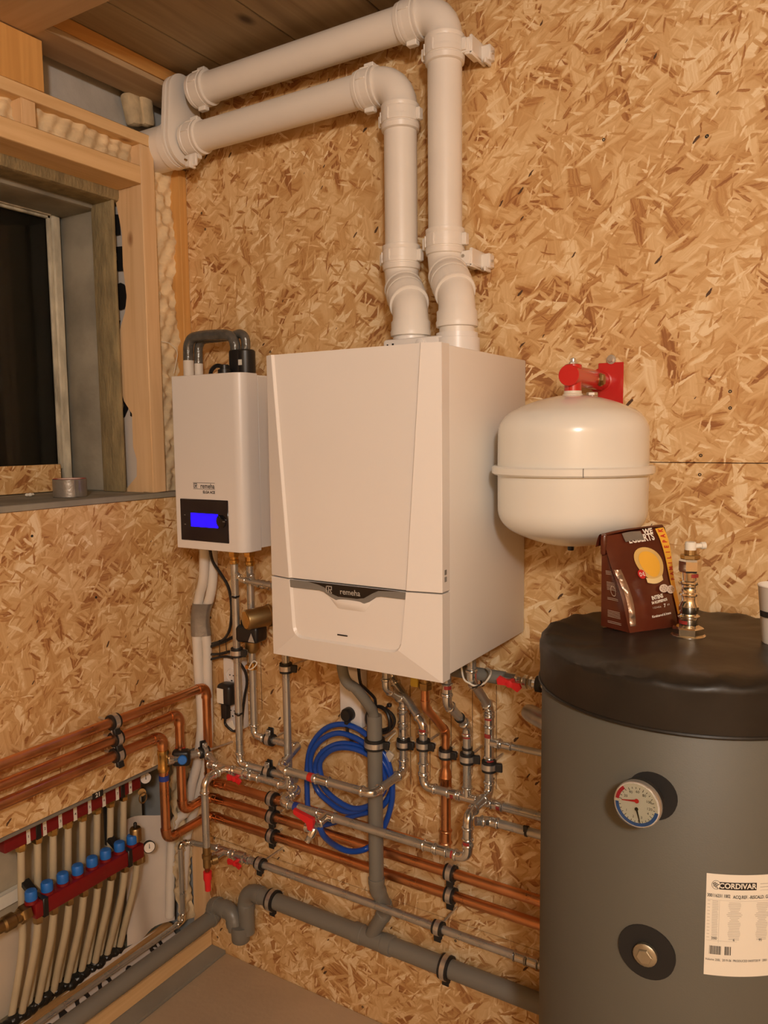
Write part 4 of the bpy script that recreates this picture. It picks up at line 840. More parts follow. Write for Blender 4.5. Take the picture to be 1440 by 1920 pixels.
c3 = thing('copper_pipe', 'lowest copper pipe on the left wall, with a brass tee and blue tape below it', 'pipe', V((CX, -.5, zc3-.02)))
y3 = L(307, 1450, CX).y
zz3 = (B(412, 1531, CD).z+B(845, 1682, CD).z)/2
run(c3, [V((CX, YF+.4, zc3)), V((CX, y3, zc3)), V((CX, y3, zz3)), V((CX, -CD, zz3)), V((2.3, -CD, zz3))], RC, 'copper', 'copper', 'solder')
pt = mv(V((CX, y3, .7)), 2, py=1426)
m = MB().lathe(pt-V((0, 0, .034)), (0, 0, 1), [(0, RC), (.001, RC*1.2), (.012, RC*1.3), (.016, RC*1.15), (.052, RC*1.15), (.056, RC*1.3), (.067, RC*1.2), (.068, RC)], 18); part('brass_tee', m, 'brass', c3)
p = mv(pt, 2, py=1458); mark(c3, p, (0, 0, 1), RC, 'bluetape', .016)
cc_ = [(c1, 213, 1351, zc1, xq), (c2, 218, 1386, zc2, CX), (c3, 220, 1417, zc3, CX)]
for (c, px, py, z, xx), nm in zip(cc_, ('topmost', 'middle', 'lowest')):
    yy = L(px, py, xx).y
    clamp((xx, yy, z), (0, 1, 0), RC, (.3, 0, -1), (-xx, 0, 0), 'pipe clamp on the %s copper pipe on the left wall' % nm)
# gas riser
gr = thing('copper_riser', 'copper gas riser with brass valve and bulb fitting under the boiler', 'pipe', B(836, 1583, CD))
xg = B(836, 1480, CD).x
P = [B(797, 1282, .155), B(800, 1326, .155), B(833, 1370, CD), V((xg, -CD, zg))]; P[1].x = P[0].x; P[2].x = xg; P[0].z = Z0-.01
run(gr, P, .0105, 'copper', 'copper', 'solder')
p = mv(V((xg, -CD, .8)), 2, py=1437)
part('bulb_fitting', MB().lathe(p-V((0, 0, .062)), (0, 0, 1), [(0, .011), (.001, .0150), (.006, .0165), (.010, .0150), (.030, .0150), (.034, .0168), (.040, .0150), (.050, .0140), (.058, .0105), (.066, .0105), (.070, .0125), (.080, .0105)], 20), 'copper', gr)
part('pipe', MB().cyl((xg, -CD, zg), (xg, -CD, p.z-.04), .0128, seg=18), 'copper', gr)
p2 = mv(V((xg, -CD, .6)), 2, py=1568); coupling(gr, p2, (0, 0, 1), .0125, .040, 'copper', 'coupling')
q = B(797, 1288, .155)+V((0, 0, .03)); part('brass_union', MB().hexnut(q+V((0, 0, -.036)), (0, 0, 1), .018, .017).lathe(q+V((0, 0, -.020)), (0, 0, 1), [(0, .013), (.024, .013)], 16), 'darkbrass', gr)
part('gas_valve_handle', MB().box(q+V((-.036, -.012, -.032)), q+V((-.014, -.004, .012)), .004, 2), 'yellowvalve', gr, 'yellow valve lever')
clamp(mv(V((xg, -CD, .8)), 2, py=1412), (0, 0, 1), .0105, (1, 0, 0), (0, CD, 0), 'pipe clamp on the copper gas riser')
# clamps of the long copper pipes
for c, z, py, nm in ((c1, zg, 1496, 'upper'), (c2, zz2, 1530, 'middle'), (c3, zz3, 1566, 'lower')):
    p = mv(V((.3, -CD, z)), 0, px=511); clamp(p, (1, 0, 0), RC, (0, 0, -1), (0, CD, 0), 'left pipe clamp on the %s long copper pipe along the back wall' % nm)
for z, nm in ((zz2, 'middle'), (zz3, 'lower')):
    p = mv(V((.9, -CD, z)), 0, px=845); clamp(p, (1, 0, 0), RC, (0, 0, -1), (0, CD, 0), 'right pipe clamp on the %s long copper pipe along the back wall' % nm)

# ================================================================== PLATED PRESS PIPES
RP = .0108
def press(label, loc): return thing('press_pipe', label, 'pipe', loc)
# V1: front riser under the small unit
D1 = .110; x1 = B(445, 1250, D1).x
v1 = press('front steel riser under the small unit, turning right at the bottom', V((x1, -D1, .72)))
z1 = (B(470, 1437, D1).z+B(532, 1455, D1).z)/2
top1 = V((x1, -D1, ZE0))
run(v1, [V((x1, -D1, ZE0-.035)), V((x1, -D1, z1)), mv(V((x1, -D1, z1)), 0, px=556)], RP, 'steel', 'fitting', 'press')
part('brass_union', MB().hexnut((x1, -D1, ZE0-.036), (0, 0, 1), .018, .016).hexnut((x1, -D1, ZE0-.014), (0, 0, 1), .016, .016).lathe((x1, -D1, ZE0-.058), (0, 0, 1), [(0, .012), (.004, .0145), (.012, .0145), (.014, .012), (.024, .012)], 18), 'brass', v1)
pj = mv(V((x1, -D1, 1.3)), 2, py=1078)
run(v1, [pj+V((.0, 0, .01)), pj+V((.028, 0, -.012)), pj+V((.14, .0, -.018))], .0075, 'steel', 'fitting', 'press', ename='branch_elbow')
clamp(mv(V((x1, -D1, 1)), 2, py=1223), (0, 0, 1), RP, (1, .2, 0), (0, D1, 0), 'pipe clamp on the front steel riser under the small unit')
pz = mv(V((x1, -D1, z1)), 0, px=504); clamp(pz, (1, 0, 0), RP, (0, 0, 1), (0, D1, 0), 'pipe clamp behind the tee on the lowest turn of the front riser')
for py in (1118, 1337):
    q = mv(V((x1, -D1, 1)), 2, py=py); part('cable_tie', MB().band(q, (0, 0, 1), RP, RP+.002, .005, 14).box(q+V((.006, -.016, -.003)), q+V((.014, -.008, .003))), 'black', v1)
# V2: rear riser with dirt separator
D2 = .075; x2 = B(475, 1300, D2).x; zH0 = (B(509, 1386, D2).z+B(556, 1400, D2).z)/2
v2 = press('rear steel riser from the small unit through the dirt separator and along the wall', V((x2, -D2, .75)))
run(v2, [V((x2, -D2, ZE0-.035)), V((x2, -D2, zH0)), mv(V((x2, -D2, zH0)), 0, px=558)], RP, 'steel', 'fitting', 'press')
part('brass_union', MB().hexnut((x2, -D2, ZE0-.040), (0, 0, 1), .018, .018).hexnut((x2, -D2, ZE0-.016), (0, 0, 1), .016, .018).lathe((x2, -D2, ZE0-.066), (0, 0, 1), [(0, .014), (.004, .017), (.012, .017), (.014, .014), (.032, .014)], 18), 'brass', v2)
pj = mv(V((x2, -D2, 1.3)), 2, py=1083)
run(v2, [pj+V((0, -.0, .015)), pj+V((.018, -.006, -.012)), pj+V((.16, -.006, -.018))], .0095, 'steel', 'fitting', 'press', ename='branch_elbow')
part('branch_tee', MB().lathe(pj+V((.048, -.006, -.014)), (1, 0, -.04), [(0, .0115), (.003, .014), (.010, .014), (.013, .0115), (.024, .0115), (.027, .014), (.036, .014), (.038, .011)], 16), 'fitting', v2)
pq = mv(V((x2, -D2, .9)), 0, px=506); pq = mv(V((x2, -D2, zH0)), 0, px=506); clamp(pq, (1, 0, 0), RP, (0, 0, 1), (0, D2, 0), 'pipe clamp on the wall run of the rear riser under the separator')
coupling(v2, mv(V((x2, -D2, zH0)), 0, px=549), (1, 0, 0), RP, .03)
ds = thing('dirt_separator', 'brass and black magnetic dirt separator left of the boiler', 'separator', mv(V((x2, -D2, 1)), 2, py=1235))
c = mv(V((x2+.002, -D2, 1.1)), 2, py=1180)
dv = V((.42, .90, .06)).normalized(); bc = B(460, 1163, .128)
part('black_cover', MB().lathe(c-V((0, 0, .034)), (0, 0, 1), [(0, .022), (.003, .028), (.03, .032), (.062, .033), (.070, .024)], 26).box(c+V((-.034, -.040, -.032)), c+V((.044, .020, .018)), .010, 3, Matrix.Rotation(.15, 3, 'Z')), 'black', ds)
part('brass_barrel', MB().lathe(bc, dv, [(0, .0255), (.0015, .0280), (.004, .0292), (.070, .0300), (.072, .033), (.078, .033), (.082, .028)], 30), 'darkbrass', ds)
part('barrel_cap', MB().lathe(bc-dv*.0012, dv, [(0, .0252), (.0012, .0262)], 28), 'brass', ds)
c = c+V((0, 0, .008))
part('bowl', MB().lathe(c-V((0, 0, .078)), (0, 0, 1), [(0, .012), (.006, .018), (.014, .0225), (.040, .0225)], 24), 'darkbrass', ds)
tr = c+V((.030, -.0385, -.022)); part('warning_triangle', MB().prism([tr+V((-.012, 0, -.012)), tr+V((.012, 0, -.012)), tr+V((0, 0, .014))], (0, -.0008, 0)), 'label_grey', ds, 'grey warning triangle sticker')
dvp = mv(V((x2, -D2, .9)), 2, py=1246)
part('drain_cock', MB().lathe(dvp-V((0, 0, .015)), (0, 0, 1), [(0, .0115), (.002, .014), (.020, .014), (.022, .0115)], 14).lathe(dvp+V((0, 0, 0)), (.1, -1, 0), [(0, .008), (.026, .008), (.030, .006)], 12), 'brass', ds)
part('strap_ring', MB().sweep(catmull([dvp+V((.0, -.024, .002)), dvp+V((.012, -.028, -.006)), dvp+V((.030, -.026, .004)), dvp+V((.036, -.022, .016)), dvp+V((.026, -.022, .020)), dvp+V((.018, -.024, .014)), dvp+V((.006, -.026, -.006))], 6), .0018, 6), 'sticker', ds, 'white strap loop')
# V3 + H2: pipe down behind the boiler corner, turning left to the red valve
D3 = .135; x3 = B(538.5, 1350, D3).x; zH2 = (B(480, 1456, D3).z+B(516, 1469, D3).z)/2
v3 = press('steel pipe dropping from the boiler left corner to the red valve on the left', V((x3, -D3, zH2)))
te = mv(V((x3, -D3, zH2)), 0, px=422)
run(v3, [V((x3, -D3, Z0+.01)), V((x3, -D3, zH2)), te+V((.02, 0, 0))], RP, 'steel', 'fitting', 'press')
clamp(mv(V((x3, -D3, 1)), 2, py=1252), (0, 0, 1), RP, (1, .3, 0), (0, D3, 0), 'pipe clamp just under the boiler lower left corner')
xx = mv(V((x3, -D3, zH2)), 0, px=452)
part('valve_body', MB().lathe(xx-V((.034, 0, 0)), (1, 0, 0), [(0, .0115), (.003, .0148), (.008, .0148), (.011, .0118), (.018, .0118), (.021, .016), (.047, .016), (.050, .0118), (.057, .0118), (.060, .0148), (.066, .0148), (.068, .0115)], 18), 'fitting', v3)
butterfly(v3, xx+V((0, -.012, -.004)), (0, -1, -.15), (1, 0, -.1), .026)
coupling(v3, xx+V((.055, 0, 0)), (1, 0, 0), RP, .034)
br_ = mv(te, 1, px=383)
tee(v3, te, (1, 0, 0), (0, -1, 0), RP, .06, .036)
zb4 = mv(V((te.x, br_.y, .5)), 2, py=1612).z
v4 = press('steel pipe bending down in front of the copper to a red drain hose', V((te.x, br_.y, zb4)))
run(v4, [te+V((0, -.02, 0)), V((te.x, br_.y, te.z)), V((te.x, br_.y, zb4))], RP, 'steel', 'fitting', 'press', bend=2.6)
dr = V((te.x, br_.y, zb4))
part('brass_drain', MB().lathe(dr-V((0, 0, .035)), (0, 0, 1), [(0, .007), (.01, .0085), (.014, .012), (.040, .012), (.042, .0145), (.052, .0145), (.054, .0115), (.075, .0115)], 16).lathe(dr-V((0, 0, .008)), (.5, .85, .1), [(0, .009), (.012, .009), (.014, .013), (.03, .013), (.032, .009)], 16), 'darkbrass', v4)
part('hose_end', MB().lathe(dr-V((0, 0, .036)), (0, 0, -1), [(0, .0125), (.022, .0125), (.030, .0095), (.058, .0085)], 14), 'redplastic', v4, 'red rubber hose end')
# slanted link from the brass tee on the copper to the tee, with black lever valve
lk = press('slanted steel link with black valve from the copper tee to the riser tee', lerp(pt, te, .5))
a = pt+V((.012, .004, 0)); cl = V((.102, -.105, te.z+.018)); d_ = (cl-a).normalized()
run(lk, [a, cl, te-V((.03, 0, 0))], RP, 'steel', 'fitting', 'press', bend=1.2)
vb = lerp(a, cl, .42)
part('valve_body', MB().lathe(a, d_, [(0, .010), (.004, .0135), (.018, .0135), (.020, .010), (.030, .010), (.034, .0165), (.070, .0165), (.074, .011)], 18), 'fitting', lk)
part('valve_motor', MB().box(vb+V((-.030, -.022, -.024)), vb+V((.024, .012, .024)), .010, 3, Matrix.Rotation(.6, 3, 'Z')), 'black', lk, 'black valve head with blue button')
fc = (CAM-vb); fc.z *= .3; fc.normalize()
part('blue_button', MB().lathe(vb+V((.008, -.012, .002))+fc*.012, fc, [(0, .0135), (.010, .0135), (.012, .011)], 20), 'bluecap', lk)
clamp(cl-d_*.004, d_, RP, (0, 0, 1), (.02, .105, .0), 'pipe clamp right of the black valve in the corner')
coupling(lk, te-V((.050, 0, 0)), (1, 0, 0), RP, .03)
# H1 front run
H1D = .20; zf = (B(540, 1447, H1D).z+B(640, 1471.5, H1D).z)/2
xl = B(523, 1443, H1D).x; xr = B(699, 1487, H1D).x
h1 = press('upper front steel run with red tape bending back and up at the grey drain', V((.5, -H1D, zf)))
s0 = V((mv(V((x2, -D2, zH0)), 0, px=558).x, -D2, zH0))
D5 = abs(mv(V((xr, -H1D, zf)), 1, px=757).y); D5 = max(.045, min(.08, D5))
x5 = xr
run(h1, [s0, V((xl, -H1D, zf)), V((xr, -H1D, zf)), V((xr, -D5, zf)), V((xr, -D5, mv(V((xr, -D5, .9)), 2, py=1312).z)), V((xr, -.13, mv(V((xr, -.13, .9)), 2, py=1290).z)), V((xr, -.13, Z0))], RP, 'steel', 'fitting', 'press')
p = mv(V((.5, -H1D, zf)), 0, px=583); mark(h1, p, (1, 0, 0), RP, 'redtape', .014)
coupling(h1, mv(V((.5, -H1D, zf)), 0, px=605), (1, 0, 0), RP, .046)
for py in (1345, 1372): coupling(h1, mv(V((xr, -D5, .9)), 2, py=py), (0, 0, 1), RP, .032)
clamp(mv(V((xr, -D5, .9)), 2, py=1394), (0, 0, 1), RP, (1, 0, 0), (0, D5, 0), 'pipe clamp on the first steel riser right of the grey drain')
# H3 lower front run
H3D = .205; zf3 = (B(560, 1513, H3D).z+B(780, 1581, H3D).z)/2
h3 = press('lower front steel run with blue tape, red valve and hose tap', V((.6, -H3D, zf3)))
xl3 = B(525, 1502, H3D).x; zh3 = zH2
P8D = .085
x8 = B(917, 1440, P8D).x; z8 = mv(V((x8, -P8D, .8)), 2, py=1490).z
yq = mv(V((x8, -P8D, z8)), 1, px=877).y
s3 = mv(V((x3, -D3, zh3)), 0, px=563); 
run(h3, [V((x3, -D3, zh3)), s3, V((xl3, -H3D, zf3)), V((x8, yq, zf3)), V((x8, yq, z8)), V((x8, -P8D, z8)), V((x8, -P8D, mv(V((x8, -P8D, .9)), 2, py=1327).z)), V((B(884, 1274, .19).x, -.19, B(884, 1274, .19).z)), V((B(884, 1274, .19).x, -.19, Z0))], RP, 'steel', 'fitting', 'press')
f3 = lambda px: mv(V((.6, -H3D, zf3)), 0, px=px)
mark(h3, f3(556), (1, 0, 0), RP, 'bluetape', .014)
tp = f3(612); tee(h3, tp, (1, 0, 0), (0, -1, -.15), RP, .058, .040)
tv = tp+V((0, -.05, -.012)); part('hose_tap', MB().lathe(tv, (-.35, -.4, -.8), [(0, .0085), (.006, .011), (.022, .011), (.025, .0085), (.040, .0075)], 14).lathe(tv+V((.002, .0, 0)), (-1, -.1, -.12), [(0, .006), (.018, .006), (.020, .011), (.030, .0115), (.032, .008)], 14), 'fitting', h3)
hd = tv+V((-.006, -.008, .014)); part('tap_lever', MB().lathe(hd-V((0, 0, .008)), (0, 0, 1), [(0, .006), (.010, .0055)], 12).prism([hd+V((.016, -.003, .010)), hd+V((.014, -.003, .022)), hd+V((-.052, .002, .030)), hd+V((-.052, .002, .018)), hd+V((-.010, 0, .004)), hd+V((-.004, 0, -.012)), hd+V((.007, 0, -.012))], (.002, -.012, 0)), 'redplastic', h3, 'red tap lever')
for px in (805, 828): coupling(h3, f3(px), (1, 0, 0), RP, .034)
coupling(h3, V((x8, yq, mv(V((x8, yq, .6)), 2, py=1562).z)), (0, 0, 1), RP, .034); pmark(h3, V((x8, yq, mv(V((x8, yq, .6)), 2, py=1580).z)), (0, 0, 1), RP*1.2, .010, -.5); pmark(h3, f3(852), (1, 0, 0), RP*1.2, .012, .3)
for py, tn in ((1345, -.3), (1378, -.5), (1427, .3)): pmark(h3, mv(V((x8, -P8D, .9)), 2, py=py), (0, 0, 1), RP*1.16, .010, tn)
coupling(h3, mv(V((x8, -P8D, .9)), 2, py=1348), (0, 0, 1), RP, .04)
p8 = mv(V((x8, -P8D, .9)), 2, py=1391); tee(h3, p8, (0, 0, 1), (1, 0, 0), RP, .085, .03)
run(h3, [p8, p8+V((.35, 0, 0))], .0082, 'steel', 'fitting', 'press', pname='branch_pipe')
coupling(h3, p8+V((.045, 0, 0)), (1, 0, 0), .0085, .03)
clamp(mv(V((x8, -P8D, .9)), 2, py=1436), (0, 0, 1), RP, (1, .2, 0), (0, P8D, 0), 'rightmost pipe clamp, on the riser nearest the dark tank')
lowb = V((x8, yq+.03, mv(V((x8, yq+.03, .6)), 2, py=1541).z))
run(h3, [V((x8+.004, yq+.035, lowb.z)), V((x8+.030, yq+.06, lowb.z-.004)), V((x8+.30, yq+.06, lowb.z-.004))], .0105, 'steel', 'fitting', 'press', pname='branch_pipe')
q = mv(V((x8+.1, yq+.06, lowb.z-.004)), 0, px=988); part('cable_tie', MB().band(q, (1, 0, 0), RP, RP+.002, .005, 14).box(q+V((-.004, -.014, .004)), q+V((.004, -.008, .018))), 'black', h3)
# V6 + H4
D6 = P8D; x6 = B(794, 1420, D6).x; z4 = (B(830, 1490, D6).z+B(960, 1510, D6).z)/2
h4 = press('steel pipe from a diagonal drop, level behind the others into the tank', V((x6, -D6, z4)))
pa = B(735, 1277, .035)
run(h4, [V((pa.x, -.035, Z0)), V((pa.x, -.035, pa.z+.01)), V((x6, -D6, mv(V((x6, -D6, .9)), 2, py=1357).z)), V((x6, -D6, z4)), V((x8+.45, -D6, z4))], RP, 'steel', 'fitting', 'press')
pmark(h4, mv(V((x6, -D6, .9)), 2, py=1369), (0, 0, 1), RP*1.18, .010, -.3); [pmark(h4, mv(V((.9, -D6, z4)), 0, px=q_), (1, 0, 0), RP*1.16, .009, .8, 1.0) for q_ in (850, 936)]
clamp(mv(V((x6, -D6, .9)), 2, py=1396), (0, 0, 1), RP, (1, 0, 0), (0, D6, 0), 'pipe clamp on the diagonal steel drop, left of the gas riser')
coupling(h4, mv(V((x6, -D6, .8)), 2, py=1440), (0, 0, 1), RP, .03)
coupling(h4, mv(V((.9, -D6, z4)), 0, px=852), (1, 0, 0), RP, .04)
coupling(h4, mv(V((.9, -D6, z4)), 0, px=932), (1, 0, 0), RP, .034)
# V7
x7 = B(876, 1440, D6).x
v7 = press('steel drop with black tape bands between the gas riser and the last riser', V((x7, -D6, z4)))
pb_ = B(838, 1300, .18)
run(v7, [V((pb_.x, -.18, Z0)), V((pb_.x, -.18, mv(V((pb_.x, -.18, 1)), 2, py=1318).z)), V((x7, -D6, mv(V((x7, -D6, .9)), 2, py=1362).z)), V((x7, -D6, z4))], RP, 'steel', 'fitting', 'press')
tee(v7, V((x7, -D6, z4)), (1, 0, 0), (0, 0, 1), RP, .06, .03)
pmark(v7, mv(V((x7, -D6, .9)), 2, py=1378), (0, 0, 1), RP*1.18, .012, -.2)
pmark(v7, mv(V((pb_.x, -.18, 1)), 2, py=1287), (0, 0, 1), RP*1.2, .010, .2)
coupling(v7, mv(V((pb_.x, -.18, 1)), 2, py=1293), (0, 0, 1), RP, .034)
qa = V((pb_.x, -.18, mv(V((pb_.x, -.18, 1)), 2, py=1318).z)); qb = V((x7, -D6, mv(V((x7, -D6, .9)), 2, py=1362).z)); dd = (qb-qa).normalized()
part('cable_tie', MB().band(lerp(qa, qb, .62), dd, RP, RP+.0025, .007, 14), 'black', v7); part('cable_tie', MB().band(mv(V((x7, -D6, .9)), 2, py=1403), (0, 0, 1), RP, RP+.0025, .006, 14), 'black', v7)
clamp(mv(V((x7, -D6, .9)), 2, py=1421), (0, 0, 1), RP, (1, .2, 0), (0, D6, 0), 'pipe clamp on the taped steel drop right of the gas riser')
# lower wall run with red valve
DW = .105; zw_ = (B(553, 1639, DW).z+B(957, 1793, DW).z)/2
wv_ = press('lowest long steel pipe above the grey drain, with a red valve at its left end', V((.5, -DW, zw_)))
f5 = lambda px: mv(V((.4, -DW, zw_)), 0, px=px)
run(wv_, [f5(405), V((2.3, -DW, zw_))], RP, 'steel', 'fitting', 'press')
tw = f5(421); tee(wv_, tw, (1, 0, 0), (-.2, -1, -.1), RP, .056, .04)
xx = f5(452); part('valve_body', MB().lathe(xx-V((.034, 0, 0)), (1, 0, 0), [(0, .0115), (.003, .0148), (.008, .0148), (.011, .0118), (.018, .0118), (.021, .016), (.047, .016), (.050, .0118), (.057, .0118), (.060, .0148), (.066, .0148), (.068, .0115)], 18), 'fitting', wv_)
butterfly(wv_, xx+V((0, -.012, -.004)), (0, -1, -.15), (1, 0, -.1), .026)
for px in (975, 998): coupling(wv_, f5(px), (1, 0, 0), RP, .034)
clamp(f5(488), (1, 0, 0), RP, (0, 0, -1), (.0, DW, .0), 'left pipe clamp on the lowest long steel pipe'); clamp(f5(822), (1, 0, 0), RP, (0, 0, -1), (0, DW, 0), 'right pipe clamp on the lowest long steel pipe')
# left stub: from the corner down to the pipes behind the drain
ls = press('thin chrome pipe dropping in the left corner to the floor pipes', V((0, -.1, .1)))
sa = f5(405); sb = B(353, 1572, .06); sc_ = V((sb.x-.01, -.10, sb.z)); 
vx = plane(1, -.10, 341, 1600)
run(ls, [sa, V((sb.x+.02, -.075, sb.z)), V((vx.x, -.105, vx.z+.035)), V((vx.x, -.105, mv(V((vx.x, -.105, .1)), 2, py=1727).z)), V((vx.x-.012, YF+.6, mv(V((vx.x, -.105, .1)), 2, py=1727).z))], .0085, 'steel', 'chrome', 'press')
# manual white plastic clip seen below the tank pipe
# tank pipe with red valve at upper right
tg = thing('tank_feed_pipe', 'grey pipe with red handled valve entering the tank below its lid', 'pipe', B(940, 1270, .09))
pa = B(885, 1262, .09); pb2 = mv(pa, 0, px=1012); 
part('grey_pipe', MB().cyl(pa-V((.05, 0, 0)), mv(pa, 0, px=946), .0165, seg=18), 'grey_hose', tg)
c = mv(pa, 0, px=962); part('valve_body', MB().lathe(c-V((.022, 0, 0)), (1, 0, 0), [(0, .012), (.004, .0155), (.030, .0155), (.034, .011), (.042, .011)], 16).hexnut(mv(pa, 0, px=981), (1, 0, 0), .012, .0165).hexnut(mv(pa, 0, px=993), (1, 0, 0), .008, .0145).cyl(mv(pa, 0, px=998), pa+V((.28, -.0, 0)), .0115), 'fitting', tg)
butterfly(tg, c+V((.004, -.012, .002)), (0, -1, -.05), (1, 0, -.22), .030)
part('grommet', MB().band(mv(pa, 0, px=1011), (1, 0, 0), .008, .019, .012, 20), 'rubber', tg)
wc = thing('white_cable_loop', 'white cable loop hanging from the boiler right underside', 'cable', B(893, 1285, .2))
part('cable', MB().sweep(catmull([V((B(862, 1255, .2).x, -.2, Z0+.002)), B(868, 1268, .2), B(880, 1281, .2), B(893, 1286, .2), B(908, 1281, .2), B(918, 1268, .2), B(920, 1258, .16), B(912, 1253, .12)], 6), .0022, 8), 'sticker', wc)
part('cable_tie', MB().sweep(catmull([B(886, 1290, .2), B(894, 1287, .205), B(903, 1282, .2), B(902, 1277, .19)], 5), .002, 6), 'black', wc)

# ================================================================== GREY DRAINS
RD = .0245; DD = .050
zd = (B(518, 1688, DD).z+B(1009, 1883, DD).z)/2
dm = thing('grey_drain_pipe', 'thick grey drain pipe low on the back wall with trap and wye', 'pipe', V((.5, -DD, zd-.03)))
xa = B(461, 1668, DD).x; xb = B(428, 1700, DD+.02).x
bz = mv(V((xa, -DD, .2)), 2, py=1748).z; tz = mv(V((.02, -DD, .25)), 2, py=1681).z
ya = -.085
xc = B(402, 1690, ya*-1).x
zd2 = .155; dl = H(353, 1758, zd2); dl2 = H(168, 1885, zd2); xd = (dl.x+dl2.x)/2; print('drain left', xd, dl, dl2)
run(dm, [V((2.4, -DD, zd)), V((xa, -DD, zd)), V((xa, -DD, bz))], RD, 'grey_pvc', 'grey_pvc', 'drain', 24, bend=1.7)
xu = (xa+B(438, 1740, ya*-1).x)/2; x_l = B(427, 1700, .085).x
up = [V((xa, -DD, bz+.03)), V((xa, -DD, bz+.002))]
part('trap_cup', MB().lathe((xa-.014, -DD-.014, bz-.024), (0, 0, 1), [(0, .026), (.003, .0285), (.03, .030), (.05, .028)], 24), 'grey_pvc', dm)
yl_ = -DD-.004
run(dm, [V((x_l+.010, -DD-.012, bz+.004)), V((x_l-.004, -DD-.010, tz-.004)), V((xd, yl_, tz-.010)), V((xd, yl_, zd2)), V((xd, YF+.4, zd2))], RD, 'grey_pvc', 'grey_pvc', 'drain', 24, bend=1.35)
wy = mv(V((.6, -DD, zd)), 0, px=700)
part('wye_body', MB().lathe(wy-V((.065, 0, 0)), (1, 0, 0), [(0, RD), (.001, RD*1.14), (.030, RD*1.14), (.032, RD*1.06), (.098, RD*1.06), (.100, RD*1.14), (.128, RD*1.14), (.130, RD)], 26), 'grey_pvc', dm)
DV = .105; xv_ = B(704, 1500, DV).x
rv = thing('grey_drain_riser', 'upright grey drain riser with flexible hose from the boiler', 'pipe', V((xv_, -DV, zd)))
zt5 = mv(V((xv_, -DV, .9)), 2, py=1341).z
k1_ = V((xv_, -DV, mv(V((xv_, -DV, .4)), 2, py=1662).z)); k2_ = B(724, 1706, .056); 
run(rv, [V((xv_, -DV, zt5)), k1_, k2_, wy+V((-.012, 0, .0))], .0200, 'grey_pvc', 'grey_pvc', 'drain', 24, bend=1.5)
part('flexible_hose', MB().sweep(catmull([V((B(636, 1255, .2).x, -.2, Z0)), B(645, 1268, .195), B(668, 1292, .17), B(690, 1320, .135), B(699, 1335, .115), V((xv_, -DV, zt5-.02))], 6), .0140, 16), 'grey_hose', rv)
clamp(mv(V((xv_, -DV, .8)), 2, py=1394), (0, 0, 1), .0200, (1, .15, 0), (0, DV, 0), 'pipe clamp on the upright grey drain riser')
clamp(mv(V((.3, -DD, zd)), 0, px=512), (1, 0, 0), RD, (0, 0, -1), (0, DD, 0), 'left pipe clamp on the thick grey drain pipe')
clamp(mv(V((.9, -DD, zd)), 0, px=837), (1, 0, 0), RD, (0, 0, -1), (0, DD, 0), 'right pipe clamp on the thick grey drain pipe')

# ================================================================== INSULATED LINES, HOSES, CABLES
iw = thing('insulated_line', 'two white foam insulated refrigerant lines taped together in the corner', 'insulated pipes', B(375, 1500, .05))
lft = [V((B(384, 1036, .08).x, -.08, ZE0+.003)), B(382, 1080, .075), B(374, 1118, .065), B(368, 1158, .06), B(370, 1210, .06), B(373, 1270, .055), B(377, 1320, .055), B(378, 1360, .055), B(371, 1425, .055), B(360, 1470, .06), B(350, 1520, .06), V((-.075, -.085, .42)), V((-.10, -.09, .12))]
rgt = [V((B(399, 1036, .05).x, -.05, ZE0+.003)), B(399, 1080, .05), B(394, 1118, .05), B(383, 1158, .045), B(388, 1210, .04), B(389, 1270, .035), B(391, 1330, .035), B(391, 1380, .035), B(386, 1440, .035), B(372, 1490, .035), B(357, 1545, .03), V((-.06, -.045, .36)), V((-.085, -.05, .12))]
part('foam_tube', MB().sweep(catmull(lft, 6), .0152, 14), 'pefoam', iw); part('foam_tube', MB().sweep(catmull(rgt, 6), .0150, 14), 'pefoam', iw)
la, ra = catmull(lft, 6), catmull(rgt, 6); tm = MB(); nr = 0
for k_i in range(-4, 5):
    a, b = la[18+k_i], ra[18+k_i]; b = V((b.x, b.y, a.z)); dd_ = (b-a); hw = dd_.length/2; dd_.normalize(); nn = V((-dd_.y, dd_.x, 0)); c_ = (a+b)/2; nr += 1
    for k in range(28):
        aa = 2*pi*k/28; s_ = 1 if cos(aa) >= 0 else -1; tm.v.append(c_+dd_*(s_*hw+cos(aa)*.0172)+nn*sin(aa)*.0174)
for i in range(nr-1):
    for k in range(28): tm.f.append((i*28+k, i*28+(k+1) % 28, (i+1)*28+(k+1) % 28, (i+1)*28+k))
part('tape_wrap', tm, 'ducttape', iw, 'grey tape wrapped round both tubes')
th = thing('insulated_hose', 'dark taped hoses arching over the small wall unit', 'hose', B(365, 700, .1))
hA = [V((B(354, 700, .11).x, -.11, ZE1+.050)), B(353, 655, .11), B(355, 643, .11), B(361, 634, .11), B(376, 630, .11), B(400, 628, .11), B(424, 628, .105), B(436, 634, .10), B(441, 648, .10), V((B(441, 665, .10).x, -.10, ZE1+.070))]
hB = [V((B(373, 700, .085).x, -.085, ZE1+.048)), B(372, 656, .085), B(374, 646, .085), B(382, 637, .085), B(405, 634, .085), B(435, 630, .085), B(450, 626, .085), B(459, 633, .085), B(461, 648, .085), V((B(460, 665, .085).x, -.085, ZE1+.072))]
part('taped_foam', MB().sweep(catmull(hA, 6), .0150, 14), 'foamdark', th); part('taped_foam', MB().sweep(catmull(hB, 6), .0130, 14), 'foamdark', th)
for h_, r_ in ((hA, .0145), (hB, .0120)): part('foam_end', MB().lathe((h_[0].x, h_[0].y, ZE1+.001), (0, 0, 1), [(0, r_*1.06), (.055, r_*1.06), (.056, r_*.8)], 16), 'pefoam', th, 'pale bare foam end')

